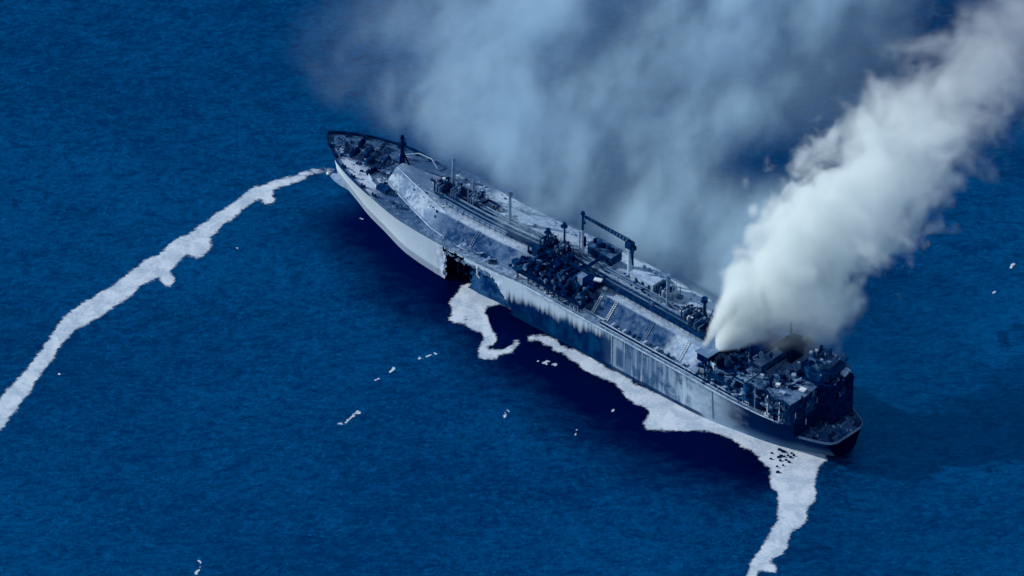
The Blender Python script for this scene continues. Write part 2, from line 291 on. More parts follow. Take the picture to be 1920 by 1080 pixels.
# ------------------------------------------------------------------ mesh helpers
class MB:
    def __init__(s): s.v, s.f = [], []
    def box(s, c, d, rz=0.0, ry=0.0, rx=0.0):
        b = len(s.v); R = Matrix.Rotation(rz, 3, 'Z') @ Matrix.Rotation(ry, 3, 'Y') @ Matrix.Rotation(rx, 3, 'X')
        for sx, sy, sz in ((-1,-1,-1),(1,-1,-1),(1,1,-1),(-1,1,-1),(-1,-1,1),(1,-1,1),(1,1,1),(-1,1,1)):
            p = R @ Vector((sx*d[0]/2, sy*d[1]/2, sz*d[2]/2)); s.v.append((c[0]+p.x, c[1]+p.y, c[2]+p.z))
        for q in ((0,3,2,1),(4,5,6,7),(0,1,5,4),(1,2,6,5),(2,3,7,6),(3,0,4,7)): s.f.append(tuple(b+i for i in q))
        return s
    def span(s, x0, x1, y0, y1, z0, z1): return s.box(((x0+x1)/2,(y0+y1)/2,(z0+z1)/2), (abs(x1-x0),abs(y1-y0),abs(z1-z0)))
    def cyl(s, p0, p1, r0, r1=None, n=10):
        r1 = r0 if r1 is None else r1
        p0, p1 = Vector(p0), Vector(p1); a = (p1-p0).normalized()
        q = a.orthogonal().normalized(); w = a.cross(q); b = len(s.v)
        for P, r in ((p0, r0), (p1, r1)):
            for i in range(n):
                t = 2*math.pi*i/n; s.v.append(tuple(P + (q*math.cos(t) + w*math.sin(t))*r))
        for i in range(n): j = (i+1) % n; s.f.append((b+i, b+j, b+n+j, b+n+i))
        s.f.append(tuple(b+n-1-i for i in range(n))); s.f.append(tuple(b+n+i for i in range(n)))
        return s
    def tube(s, pts, r, n=8):
        for a, b in zip(pts, pts[1:]): s.cyl(a, b, r, r, n)
        for p in pts[1:-1]: s.ball(p, r*1.03, 8, 5)
        return s
    def ball(s, c, r, n=12, k=7, sc=(1, 1, 1)):
        b = len(s.v)
        for j in range(k):
            ph = math.pi*(j+0.5)/k
            for i in range(n):
                t = 2*math.pi*i/n; s.v.append((c[0]+r*sc[0]*math.sin(ph)*math.cos(t), c[1]+r*sc[1]*math.sin(ph)*math.sin(t), c[2]+r*sc[2]*math.cos(ph)))
        for j in range(k-1):
            for i in range(n): q = (i+1) % n; s.f.append((b+j*n+i, b+(j+1)*n+i, b+(j+1)*n+q, b+j*n+q))
        s.f.append(tuple(b+i for i in range(n))); s.f.append(tuple(b+(k-1)*n+n-1-i for i in range(n)))
        return s
    def quad(s, a, b, c, d): k = len(s.v); s.v += [a, b, c, d]; s.f.append((k, k+1, k+2, k+3)); return s
    def prism(s, pts, z0, z1):
        b = len(s.v); n = len(pts)
        s.v += [(x, y, z0) for x, y in pts] + [(x, y, z1) for x, y in pts]
        s.f.append(tuple(b+n-1-i for i in range(n))); s.f.append(tuple(b+n+i for i in range(n)))
        for i in range(n): j = (i+1) % n; s.f.append((b+i, b+j, b+n+j, b+n+i))
        return s
    def build(s, name, mat, parent=None, smooth=False, kind=None):
        me = bpy.data.meshes.new(name); me.from_pydata(s.v, [], s.f); me.update()
        if smooth:
            for p in me.polygons: p.use_smooth = True
        me.materials.append(mat if not isinstance(mat, str) else M[mat])
        o = bpy.data.objects.new(name, me); col.objects.link(o)
        if parent: o.parent = parent
        if kind: o['kind'] = kind
        return o

def empty(name, parent=None, loc=(0, 0, 0)):
    o = bpy.data.objects.new(name, None); col.objects.link(o); o.location = loc
    o.empty_display_size = 2.0
    if parent: o.parent = parent
    return o
def tag(o, label, cat=None, group=None, kind=None):
    o['label'] = label
    if cat: o['category'] = cat
    if group: o['group'] = group
    if kind: o['kind'] = kind
    return o
def lerp(pts, x):
    if x <= pts[0][0]: return pts[0][1]
    for (a, fa), (b, fb) in zip(pts, pts[1:]):
        if x <= b:
            t = (x-a)/(b-a); return fa + (fb-fa)*t
    return pts[-1][1]
def slerp(pts, x):
    """monotone smooth interpolation"""
    n = len(pts)
    if x <= pts[0][0]: return pts[0][1]
    if x >= pts[-1][0]: return pts[-1][1]
    d = [(pts[i+1][1]-pts[i][1])/(pts[i+1][0]-pts[i][0]) for i in range(n-1)]
    mm = [d[0]] + [0 if d[i-1]*d[i] <= 0 else 2*d[i-1]*d[i]/(d[i-1]+d[i]) for i in range(1, n-1)] + [d[-1]]
    for i in range(n-1):
        if x <= pts[i+1][0]:
            h = pts[i+1][0]-pts[i][0]; t = (x-pts[i][0])/h
            return (2*t**3-3*t*t+1)*pts[i][1] + (t**3-2*t*t+t)*h*mm[i] + (-2*t**3+3*t*t)*pts[i+1][1] + (t**3-t*t)*h*mm[i+1]
rng = random.Random(7)
_tab = np.random.RandomState(3).rand(256, 256)
def vnoise(x, y):
    x = np.asarray(x, float); y = np.asarray(y, float)
    xi = np.floor(x).astype(int); yi = np.floor(y).astype(int); fx = x-xi; fy = y-yi
    fx = fx*fx*(3-2*fx); fy = fy*fy*(3-2*fy); g = lambda a, b: _tab[a % 256, b % 256]
    return (g(xi, yi)*(1-fx)+g(xi+1, yi)*fx)*(1-fy) + (g(xi, yi+1)*(1-fx)+g(xi+1, yi+1)*fx)*fy
def fbm(x, y, o=3):
    r = 0; a = 0.5
    for i in range(o): r = r + a*vnoise(x*2**i+17*i, y*2**i+31*i); a *= 0.5
    return r/(1-0.5**o)

# ------------------------------------------------------------------ sea
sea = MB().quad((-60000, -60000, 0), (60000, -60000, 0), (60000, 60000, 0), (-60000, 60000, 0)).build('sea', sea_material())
sea['kind'] = 'structure'; sea['label'] = 'deep blue rippled open sea around the burning ship'

# ------------------------------------------------------------------ the ship: x forward from the stern, y to port, z up from the keel
ship = empty('gas_tanker')
ship.matrix_world = SHIP_M
tag(ship, 'burnt-out gas tanker with holed pale hull and charred deckhouse adrift', 'ship')

BD = [(-1.5, 6.6), (-1.0, 8.2), (0.5, 9.8), (4.0, 11.6), (13, 15.2), (17.5, 18.6), (30, 20.5), (45, 21.2), (200, 21.3), (216, 20.9), (235, 18.2), (248, 15.6), (259, 12.2), (268, 7.8), (274, 3.6), (277, 0.0)]
BW = [(-1.5, 2.0), (0, 3.0), (6, 6.5), (22, 14.2), (42, 18.4), (55, 20.6), (70, 21.2), (190, 21.3), (200, 21.0), (215, 19.3), (232, 14.3), (246, 10.6), (258, 6.4), (268, 3.0), (277, 0.0)]
ZD = [(-2, 20.3), (10.5, 20.3), (13.5, 27.2), (148, 27.3), (160, 26.3), (180, 24.6), (196, 24.1), (222, 24.3), (240, 25.2), (262, 26.0), (277, 26.4)]
bd = lambda x: slerp(BD, x); bw = lambda x: slerp(BW, x); zd = lambda x: slerp(ZD, x)
def hull_pt(x, u):
    zt = zd(x); z = 0.5 + (zt-0.5)*u
    d, w = bd(x), bw(x)
    if z >= 9.5: t = (z-9.5)/(zt-9.5); y = w + (d-w)*t**1.25
    else:
        t = z/9.5; y = w*(0.72 + 0.28*min(1.0, (t*1.6))**0.6)
    xx = x
    if x > 230: k = (x-230)/47.0; xx = 230 + k*(lerp([(0, 268.0), (8, 270.5), (14, 272.0), (27, 277.0)], z)-230)
    if x < 3 and z < 14: xx = x + (14-z)*0.35*(3-x)/4.5
    return xx, y, z
def in_hole(x, z):
    if x < 150 or x > 200: return False
    n1 = float(fbm(x*0.55, z*0.55+50, 4))-0.5; n2 = float(fbm(x*0.3+90, z*0.6+9, 4))-0.5
    fwd = 193.6 + n2*5.0 + 0.05*(z-12)
    aft = 157.2 + max(0.0, (z-11))*0.82 + n1*3.0 + (max(0.0, z-20))*0.9
    top = zd(x) - 1.7 - abs(n1)*2.0 + (1.5 if x > 183 else 0)
    return aft < x < fwd and z < top
xs = [-1.5 + 0.75*i for i in range(int(278.5/0.75)+1)] + [277.0]
NU = 40
for side, nm in ((1, 'hull'), (-1, 'hull')):
    pass
hb = MB()
for side in (1, -1):
    base = len(hb.v)
    for x in xs:
        for j in range(NU+1):
            X, Y, Z = hull_pt(x, j/NU)
            if side == 1 and 153 < x < 200:                       # plating buckled near the tear
                k = math.exp(-((x-193)/4.0)**2) + 0.6*math.exp(-((x-166)/5.0)**2)
                Y += k*(float(fbm(x*0.5, Z*0.4, 3))-0.35)*1.6
            hb.v.append((X, side*Y, Z))
    for i in range(len(xs)-1):
        for j in range(NU):
            a = base + i*(NU+1)+j; q = (a, a+NU+1, a+NU+2, a+1)
            if side == 1:
                P = hb.v[a]
                if in_hole(P[0]+0.37, P[2]+0.3): continue
                q = q[::-1]
            hb.f.append(q)
n0 = len(xs)*(NU+1)
for j in range(NU): hb.f.append((j, j+1, n0+j+1, n0+j))           # transom
hull = hb.build('hull', 'hull', ship, smooth=True)
tag(hull, 'pale hull with torn open port side and soot streaks')
MB().ball((262.5, 0, 6.0), 4.4, 28, 16, (3.1, 0.9, 0.98)).build('bulbous_bow', worn('scraped_bulb_paint', (0.11, 0.18, 0.29), (0.19, 0.275, 0.39), 0.3), hull, smooth=True)
MB().ball((275.2, 1.0, 8.3), 0.7, 12, 8).build('bulb_tip_glint', 'white', hull, smooth=True)  # added white ball stands in for the bright glint on the bulb
for x in (104.2, 97.4, 51.5, 88.0):
    b = MB()
    for j in range(18, NU):
        p0, p1 = hull_pt(x, j/NU), hull_pt(x, (j+1)/NU); b.cyl((x, p0[1]+0.02, p0[2]), (x, p1[1]+0.02, p1[2]), 0.2, 0.2, 5)
    b.build('hull_seam', 'pale' if x > 52 else 'mid', hull)
# belt along the sheer strake and rubbing strake edge
for sd in (1, -1):
    b = MB()
    for x in np.arange(14.5, 150, 4.0):
        y0, y1 = sd*(bd(x)+0.12), sd*(bd(x+4)+0.12)
        b.cyl((x, y0, zd(x)-0.35), (x+4, y1, zd(x+4)-0.35), 0.32, 0.32, 6)
    b.build('rubbing_strake', 'pale', hull)

# inner side wall behind the torn shell plating
ih = MB(); rows = [8.0 + i*0.6 for i in range(28)]; cols_ = [154 + 0.6*i for i in range(58)]
for x in cols_:
    for z in rows:
        y = 18.6 - (z-10)*0.24 + (x-160)*0.045 + (float(fbm(x*0.25, z*0.25, 3))-0.5)*0.9
        ih.v.append((x, y, z))
for i in range(len(cols_)-1):
    for j in range(len(rows)-1):
        x, z = cols_[i], rows[j]
        if z > zd(x)-0.9 or x > 181.5 + (float(fbm(x*0.6, z*0.5+3, 3))-0.5)*7 - (z-16)*0.25: continue
        a = i*len(rows)+j; ih.f.append((a, a+1, a+len(rows)+1, a+len(rows)))
ih.build('inner_hull_wall', worn('exposed_inner_plating', (0.0, 0.02, 0.095), (0.02, 0.085, 0.2), 0.12, stretch=(1, 1, 0.5)), hull)
for i in range(3):
    x = 184.2 + i*3.4; MB().box((x, 16.2-rng.uniform(0, 1.5), 16.2), (0.35, 0.9, 13.0), 0, rng.uniform(-0.05, 0.05), rng.uniform(-0.06, 0.06)).build('exposed_frame', 'black' if i % 2 else 'dark', hull)
for z in (12.6, 16.0, 19.4):
    MB().box((188.0, 16.0, z), (12.0, 1.6, 0.25), 0, rng.uniform(-0.05, 0.05)).build('exposed_stringer', 'black', hull)
MB().span(197.5, 198.2, -20.5, 20.3, 2, 23.5).build('transverse_bulkhead', 'black', hull)
fl = MB()
for i in range(16):                                              # torn plate ends hanging at the forward edge of the hole
    z = 10.5 + i*0.72; fl.box((193.2+rng.uniform(-0.9, 0.6), 21.3+rng.uniform(-0.2, 0.5), z), (rng.uniform(0.8, 2.0), 0.08, rng.uniform(0.5, 1.3)), rng.uniform(-0.7, 0.5), rng.uniform(-0.4, 0.4))
fl.build('torn_plate_edge', 'pale', hull, kind='stuff')
fl = MB()
for i in range(44):
    x = rng.uniform(168, 193); fl.box((x, 21.2+rng.uniform(-0.2, 0.35), zd(x)-2.2+rng.uniform(-0.9, 0.5)), (rng.uniform(0.5, 2.2), 0.08, rng.uniform(0.4, 1.5)), rng.uniform(-0.2, 0.2), rng.uniform(-0.6, 0.6), rng.uniform(-0.5, 0.3))
fl.build('hanging_scrap', 'mid', hull, kind='stuff')
MB().tube([(175.5, 20.6, 24.6), (175.4, 21.9, 23.6), (175.2, 22.0, 20.2), (174.0, 21.9, 19.3)], 0.28).build('hanging_pipe', 'white', hull)

# decks
def deck_grid(x0, x1, step, ny, fz, name, mat, inset=0.02, cut=None):
    b = MB(); X = list(np.arange(x0, x1, step)) + [x1]
    for x in X:
        h = max(0.01, bd(x)-inset)
        xx = hull_pt(x, 1.0)[0]
        for j in range(ny+1): b.v.append((xx, -h+2*h*j/ny, fz(x)))
    for i in range(len(X)-1):
        for j in range(ny): a = i*(ny+1)+j; b.f.append((a, a+ny+1, a+ny+2, a+1))
    return b.build(name, mat, ship)
main_deck = deck_grid(13.6, 277, 1.5, 6, lambda x: zd(x)-0.02, 'main_deck', 'deck')
poop = deck_grid(-1.5, 13.4, 1.2, 4, lambda x: 20.25, 'mooring_deck', worn('sooty_mooring_deck', (0.006, 0.06, 0.17), (0.07, 0.15, 0.27), 0.25))
MB().span(13.3, 13.6, -15.4, 15.4, 20, 27.25).build('deck_break_wall', 'black', ship)

# bulwark round the bow, dark inside
for sd in (1, -1):
    b = MB(); X = [238 + i*1.5 for i in range(27)]
    for i, x in enumerate(X):
        x = min(x, 277); xx, y, z = hull_pt(x, 1.0); h = 1.25 if x > 246 else 0.3 + (x-238)*0.12
        y = max(y, 0.05)
        b.v += [(xx, sd*y, z-0.02), (xx, sd*(y+0.1), z+h), (xx-0.25, sd*max(0.02, y-0.25), z+h), (xx-0.25, sd*max(0.02, y-0.25), z-0.02)]
        if i:
            k = (i-1)*4
            for q in ((0, 4, 5, 1), (1, 5, 6, 2), (2, 6, 7, 3)): b.f.append(tuple(k+t for t in q))
    b.build('bow_bulwark', 'dark', ship)
for sd in (1, -1):
    b = MB(); X = list(np.arange(-1.4, 13, 1.2))
    for i, x in enumerate(X):
        b.v += [(x, sd*bd(x), 20.2), (x, sd*(bd(x)+0.05), 21.3), (x, sd*(bd(x)-0.3), 21.3), (x, sd*(bd(x)-0.3), 20.2)]
        if i:
            k = (i-1)*4
            for q in ((0, 4, 5, 1), (1, 5, 6, 2), (2, 6, 7, 3)): b.f.append(tuple(k+t for t in q))
    b.build('stern_bulwark', 'mid', ship)
MB().box((-1.35, 0, 20.75), (0.25, 13.4, 1.1)).build('stern_bulwark', 'mid', ship)

# guard rails (posts and wires too thin to tell apart)
for sd in (1, -1):
    for a, c, mt in ((14.5, 150, 'pale'), (152, 237, 'mid')):
        b = MB()
        for x in np.arange(a, c, 3.0):
            x2 = min(x+3, c); y, y2 = sd*(bd(x)-0.15), sd*(bd(x2)-0.15); z, z2 = zd(x), zd(x2)
            if sd == 1 and 178 < x < 194: continue
            b.cyl((x, y, z), (x, y, z+1.1), 0.06, 0.06, 4)
            for h in (0.55, 1.1): b.cyl((x, y, z+h), (x2, y2, z2+h), 0.055, 0.055, 4)
        b.build('guard_rail', mt, ship, kind='stuff')

# trunk deck with sloping sides
YB = [(64, 16.3), (194, 16.9), (206, 15.6), (239, 5.8)]
YT = [(64, 10.4), (203, 10.0), (238, 1.6)]
yb = lambda x: lerp(YB, x); yt = lambda x: lerp(YT, x); zt = lambda x: zd(x)+5.9
tb = MB(); X = [64 + 1.25*i for i in range(140)] + [239.0]
for x in X:
    xt = min(x, 237.4)
    for y, z, xx in ((-yb(x), zd(x)-0.03, x), (-yt(x), zt(x), xt), (-yt(x)*0.3, zt(x)+0.12, xt), (yt(x)*0.3, zt(x)+0.12, xt), (yt(x), zt(x), xt), (yb(x), zd(x)-0.03, x)): tb.v.append((xx, y, z))
for i in range(len(X)-1):
    for j in range(5): a = i*6+j; tb.f.append((a, a+6, a+7, a+1))
e = (len(X)-1)*6
tb.f.append((5, 4, 3, 2, 1, 0)); tb.f.append(tuple(e+i for i in range(6)))
trunk = tb.build('trunk_deck', 'trunk', ship)
for pts, r, mt in (([(x, yb(x)+0.25, zd(x)+0.3) for x in (239, 222, 206, 198)], 0.3, 'pale'), ([(x, yt(x)+0.1, zt(x)+0.2) for x in (237, 222, 203, 196)], 0.2, 'pale'),
                   ([(x, yt(x)+0.1, zt(x)+0.15) for x in (150, 132)], 0.2, 'mid'), ([(x, yb(x)+0.4, zd(x)+0.35) for x in (158, 140, 120, 112)], 0.3, 'pale')):
    MB().tube(pts, r).build('edge_pipe', mt, trunk)
def slope_ladder(x, lean, mt='white', w=0.55):
    b = MB(); z0, z1 = zd(x)+0.15, zt(x)+0.15
    for s in (-w, w): b.cyl((x+s, yb(x)+0.2, z0), (x+s+lean, yt(x)+0.1, z1), 0.13, 0.13, 5)
    for i in range(10):
        t = (i+0.5)/10; b.box((x+lean*t, yb(x)+0.2+(yt(x)-yb(x)-0.1)*t, z0+(z1-z0)*t), (2*w, 0.22, 0.12))
    return b.build('slope_ladder', mt, trunk)
for x in (119.0, 111.5, 73.2, 126.0, 92.0, 185.0): slope_ladder(x, 0.0, 'white' if x < 120 and x != 92.0 else 'mid')
# deck-edge frames standing on the side strip
for i, x in enumerate((62.5, 66, 70, 78, 84, 90, 96, 101, 107)):
    MB().box((x, 17.6, zd(x)+0.6), (0.5, 1.6, 1.2)).box((x, 17.6, zd(x)+1.3), (0.9, 2.0, 0.2)).build('deck_vent', 'pale' if i % 3 else 'dark', ship)

# ------------------------------------------------------------------ cargo gear on the trunk deck
def long_pipe(y, dz, r, x0, x1, mt):
    pts = [(x, y, zt(x)+dz) for x in list(np.arange(x0, x1, 9.0)) + [x1]]
    return MB().tube(pts, r, 7).build('cargo_pipe', mt, ship)
for y, dz, r, x0, x1, mt in ((4.8, 1.5, 0.45, 68, 214, 'dark'), (3.6, 1.5, 0.38, 68, 210, 'pipe'), (2.5, 1.5, 0.3, 72, 212, 'dark'), (1.4, 1.7, 0.42, 72, 206, 'mid'), (-1.0, 1.4, 0.4, 72, 205, 'pipe'), (-2.4, 1.4, 0.3, 75, 200, 'mid')):
    long_pipe(y, dz, r, x0, x1, mt)
sup = MB().box((0, 0, 0.75), (0.3, 8.2, 0.25)).box((0, 4.0, 0.3), (0.3, 0.3, 1.0)).box((0, -4.0, 0.3), (0.3, 0.3, 1.0)).box((0, 0, 0.3), (0.3, 0.3, 1.0)).build('pipe_support', 'dark', ship)
for i, x in enumerate(np.arange(72, 212, 7.0)):
    o = sup if i == 0 else sup.copy()
    if i: col.objects.link(o)
    o.parent = ship; o.location = (x, 1.2, zt(x)+0.05)
# raised catwalk to port of the pipes
cw = empty('catwalk', ship)
for i, x in enumerate(np.arange(70, 208, 11.5)):
    x2 = x+11.3
    b = MB(); b.cyl((x, 6.6, zt(x)+1.9), (x2, 6.6, zt(x2)+1.9), 0.75, 0.75, 4); b.build('walkway_panel', 'dark' if x < 165 else 'mid', cw)
    b = MB()
    for yy in (5.9, 7.3):
        b.cyl((x, yy, zt(x)+3.0), (x2, yy, zt(x2)+3.0), 0.07, 0.07, 4)
        for k in range(4): xx = x+k*3.0; b.cyl((xx, yy, zt(xx)+0.1), (xx, yy, zt(xx)+3.0), 0.08, 0.08, 4)
    b.build('handrail', 'dark', cw)

def vent_mast(x, y, h, r=0.55, mt='mid', twin=True, head=True, z=None):
    e = empty('vent_mast', ship, (x, y, zt(x) if z is None else z))
    MB().cyl((0, 0, -0.2), (0, 0, 1.2), r*2.0, r*1.6, 10).build('foot', mt, e)
    MB().cyl((0, 0, 1.0), (0, 0, h), r, r*0.75, 10).build('pole', mt, e)
    if twin: MB().cyl((0.9, -0.6, 0), (0.9, -0.6, h*0.88), r*0.55, r*0.5, 8).box((0.45, -0.3, h*0.6), (1.3, 0.9, 0.2)).build('riser_pipe', mt, e)
    if head: MB().cyl((0, 0, h-0.3), (0, 0, h+0.9), r*1.5, r*1.9, 10).cyl((0.5, -0.3, h-1.2), (0.5, -0.3, h-0.9), 1.5, 1.5, 8).build('vent_head', mt, e)
    b = MB()
    for k in range(int(h/0.6)): b.box((-r-0.25, 0, 1+k*0.6), (0.08, 0.6, 0.08))
    b.cyl((-r-0.25, 0.3, 0.5), (-r-0.25, 0.3, h-0.5), 0.05, 0.05, 4).cyl((-r-0.25, -0.3, 0.5), (-r-0.25, -0.3, h-0.5), 0.05, 0.05, 4)
    b.build('rung_ladder', mt, e)
    return e
vent_mast(213.0, -4.6, 14.0, 0.6, 'mid', head=False)
vent_mast(204.7, -7.4, 6.2, 0.38, 'mid', twin=False, head=False)
vent_mast(179.5, -1.2, 15.3, 0.62, 'mid')
vent_mast(154.2, 4.0, 9.8, 0.5, 'dark', twin=False)
vent_mast(152.5, -3.6, 9.4, 0.42, 'dark', twin=False)
vent_mast(95.0, -0.6, 14.6, 0.55, 'mid')
vent_mast(79.8, -5.4, 8.6, 0.7, 'dark', twin=False)
vent_mast(137.0, -7.0, 6.0, 0.5, 'dark', twin=False)
vent_mast(60.0, -4.0, 9.0, 0.3, 'dark', twin=False, head=False, z=33.0)

# hose crane with its jib lying forward on the tall rest mast
cr = empty('hose_crane', ship, (120.0, -6.2, zt(120)))
MB().cyl((0, 0, -0.2), (0, 0, 12.6), 1.15, 1.0, 14).cyl((0, 0, 12.4), (0, 0, 13.0), 1.7, 1.7, 14).build('pedestal', 'pale', cr, smooth=False)
MB().box((0.2, 0, 14.3), (3.0, 2.6, 3.0)).box((-1.4, 0, 13.6), (2.0, 2.0, 1.8)).build('slewing_house', 'dark', cr)
b = MB()
for s in (-0.55, 0.55):
    for dz in (0, 1.1): b.cyl((0.8, s, 15.4+dz), (24.5, s*0.45, 15.9+dz*0.5), 0.24, 0.17, 6)
for k in range(14):
    x = 1.2+k*1.7; b.cyl((x, -0.5, 15.4), (x+0.9, 0.5, 16.4), 0.12, 0.12, 4); b.cyl((x, 0.5, 15.4), (x+0.9, -0.5, 16.4), 0.12, 0.12, 4); b.box((x, 0, 15.9), (1.0, 0.75, 0.8))
b.build('jib', 'dark', cr)
MB().cyl((-1.6, 0.9, 12.8), (-3.0, 1.6, 7.0), 0.6, 0.35, 8).build('luffing_cylinder', 'dark', cr)
MB().cyl((24.3, 0, 15.6), (24.3, 0, 13.4), 0.1, 0.1, 5).box((24.3, 0, 13.0), (0.8, 0.6, 1.2)).build('hook_block', 'dark', cr)
MB().tube([(-0.9, -0.9, 0), (-0.9, -0.9, 12.4)], 0.12).build('ladder', 'dark', cr)
rm = empty('crane_rest_mast', ship, (142.0, -2.6, zt(142)))
MB().cyl((0, 0, -0.2), (0, 0, 12.5), 0.85, 0.7, 12).cyl((1.1, 0.6, 0), (1.1, 0.6, 11.8), 0.4, 0.4, 8).build('lower_pole', 'pale', rm)
MB().cyl((0, 0, 12.4), (0, 0, 20.5), 0.5, 0.38, 10).build('upper_pole', 'dark', rm)
MB().cyl((0, 0, 20.2), (0, 0, 21.4), 0.95, 0.7, 10).build('vent_head', 'dark', rm)
MB().cyl((-1.0, -0.3, 5.0), (-1.0, -0.3, 9.5), 0.55, 0.5, 8).build('lamp_box', 'black', rm)

# cargo manifold on the port side, charred
mf = empty('cargo_manifold', ship, (0, 0, 0))
for i in range(9):
    x = 124.5 + i*3.6 + rng.uniform(-1.0, 1.0); r = rng.choice((0.4, 0.55, 0.75)); ye = rng.uniform(15.4, 18.9)
    if i == 6: continue
    MB().tube([(x, 3.0, zt(x)+1.5), (x, 12.2, zt(x)+1.6), (x, 14.0, zt(x)+0.6), (x+rng.uniform(-0.8, 0.8), ye, zt(x)+0.3)], r, 9).build('manifold_pipe', 'black' if i % 2 else 'dark', mf)
    MB().cyl((x, ye-0.1, zt(x)+0.3), (x, ye+0.4, zt(x)+0.3), r*1.5, r*1.5, 12).build('flange', 'blotch' if i % 4 == 0 else 'dark', mf)
    MB().cyl((x, 15.2, zt(x)+0.3), (x, 15.2, zt(x)+2.3), 0.45, 0.35, 8).box((x, 15.2, zt(x)+2.5), (1.0, 1.0, 0.5)).build('valve', 'dark' if i % 3 else 'blotch', mf)
MB().span(121.5, 157.0, 12.6, 20.2, 30.5, 30.8).build('manifold_platform', 'black', mf)
for i in range(7):
    MB().box((123.5+i*5.4, 19.4, 29.0), (0.4, 0.4, 3.4)).box((123.5+i*5.4, 13.4, 29.2), (0.4, 0.4, 3.0)).build('platform_leg', 'dark', mf)
b = MB()
for k in range(25): b.cyl((122+k*1.45, 20.0, 30.7), (122+k*1.45, 20.0, 31.9), 0.07, 0.07, 4)
b.cyl((122, 20.0, 31.9), (157, 20.0, 31.9), 0.07, 0.07, 4).cyl((122, 20.0, 31.3), (157, 20.0, 31.3), 0.06, 0.06, 4)
b.build('platform_rail', 'dark', mf)
MB().span(122.5, 128.0, 8.0, 12.5, 33.0, 37.4).build('deck_house', 'black', mf)
MB().span(128.6, 131.2, 9.0, 12.0, 33.1, 36.6).span(128.4, 131.4, 8.8, 12.2, 36.6, 36.9).build('gear_locker', 'mid', mf)
MB().box((122.6, 9.5, 37.8), (3.2, 2.0, 0.5), 0.4).build('loose_plate', 'white', mf)
MB().box((119.8, 8.4, 34.5), (1.6, 1.2, 0.6), 0.2).build('loose_plate', 'white', mf)

for y, r, mt in ((19.5, 0.42, 'black'), (18.6, 0.3, 'pale'), (20.4, 0.25, 'pale')):
    MB().tube([(x, min(y, bd(x)-0.9), zd(x)+0.45) for x in (34, 42, 55, 70, 85, 100, 112)], r, 6).build('deck_edge_pipe', mt, ship)

def clutter(name, n, xr, yr, zf, size, mats, parent, seed, tall=0.5):
    r = random.Random(seed); bs = {m: MB() for m in mats}
    for i in range(n):
        x, y = r.uniform(*xr), r.uniform(*yr); z = zf(x, y); m = r.choice(mats); s = size*r.uniform(0.3, 1.0); k = r.random()
        if k < 0.45: bs[m].box((x, y, z+s*tall*0.5), (s*r.uniform(0.5, 1.6), s*r.uniform(0.4, 1.2), s*tall*r.uniform(0.5, 2)), r.uniform(0, 3.1), r.uniform(-0.2, 0.2), r.uniform(-0.2, 0.2))
        elif k < 0.7: bs[m].cyl((x, y, z-0.1), (x+r.uniform(-0.3, 0.3), y, z+s*tall*r.uniform(0.8, 2.6)), s*0.22, s*0.18, 7)
        elif k < 0.9:
            a = r.uniform(0, 6.28); L = s*r.uniform(0.8, 2.2); bs[m].cyl((x-L*math.cos(a)/2, y-L*math.sin(a)/2, z+0.25*s), (x+L*math.cos(a)/2, y+L*math.sin(a)/2, z+s*r.uniform(0.1, 0.8)), s*0.11, s*0.11, 5)
        else: bs[m].ball((x, y, z+s*0.2), s*0.45, 8, 5)
    for m, bb in bs.items():
        if bb.f: bb.build(name, m, parent, kind='stuff')
ztf = lambda x, y: zt(x)+0.05
zdf = lambda x, y: zd(x)
clutter('manifold_wreckage', 150, (122, 160), (4, 19.5), lambda x, y: (zt(x) if y < 10.4 else 30.8), 2.4, ['black', 'dark', 'dark', 'blotch', 'mid'], ship, 11)
clutter('manifold_wreckage', 80, (140, 160), (3, 14), lambda x, y: zt(x)+0.5 if y < 10 else zt(x)-2, 2.6, ['black', 'dark'], ship, 12, 0.9)
clutter('deck_scrap', 60, (122, 158), (14, 20.8), zdf, 1.6, ['dark', 'mid', 'pale'], ship, 13)
clutter('trunk_scrap', 120, (70, 122), (-9, 3), ztf, 1.8, ['dark', 'dark', 'mid', 'blotch', 'pale'], ship, 14)
clutter('trunk_scrap', 110, (160, 222), (-7, 3), ztf, 1.7, ['dark', 'mid', 'blotch', 'mid', 'pale'], ship, 15)
clutter('slope_scrap', 50, (195, 232), (3, 12), lambda x, y: zd(x)+min(5.9, max(0.2, (yb(x)-y)/(yb(x)-yt(x))*5.9)), 0.9, ['dark', 'mid', 'pale'], ship, 16)
clutter('side_strip_scrap', 90, (14.5, 112), (17.0, 20.6), zdf, 1.1, ['dark', 'pale', 'mid', 'blotch'], ship, 17)
clutter('side_strip_scrap', 60, (196, 236), (9, 19), zdf, 1.0, ['dark', 'mid', 'pale'], ship, 18)
clutter('far_strip_scrap', 70, (80, 240), (-20, -16), lambda x, y: zd(x), 1.0, ['mid', 'pale', 'dark'], ship, 19)

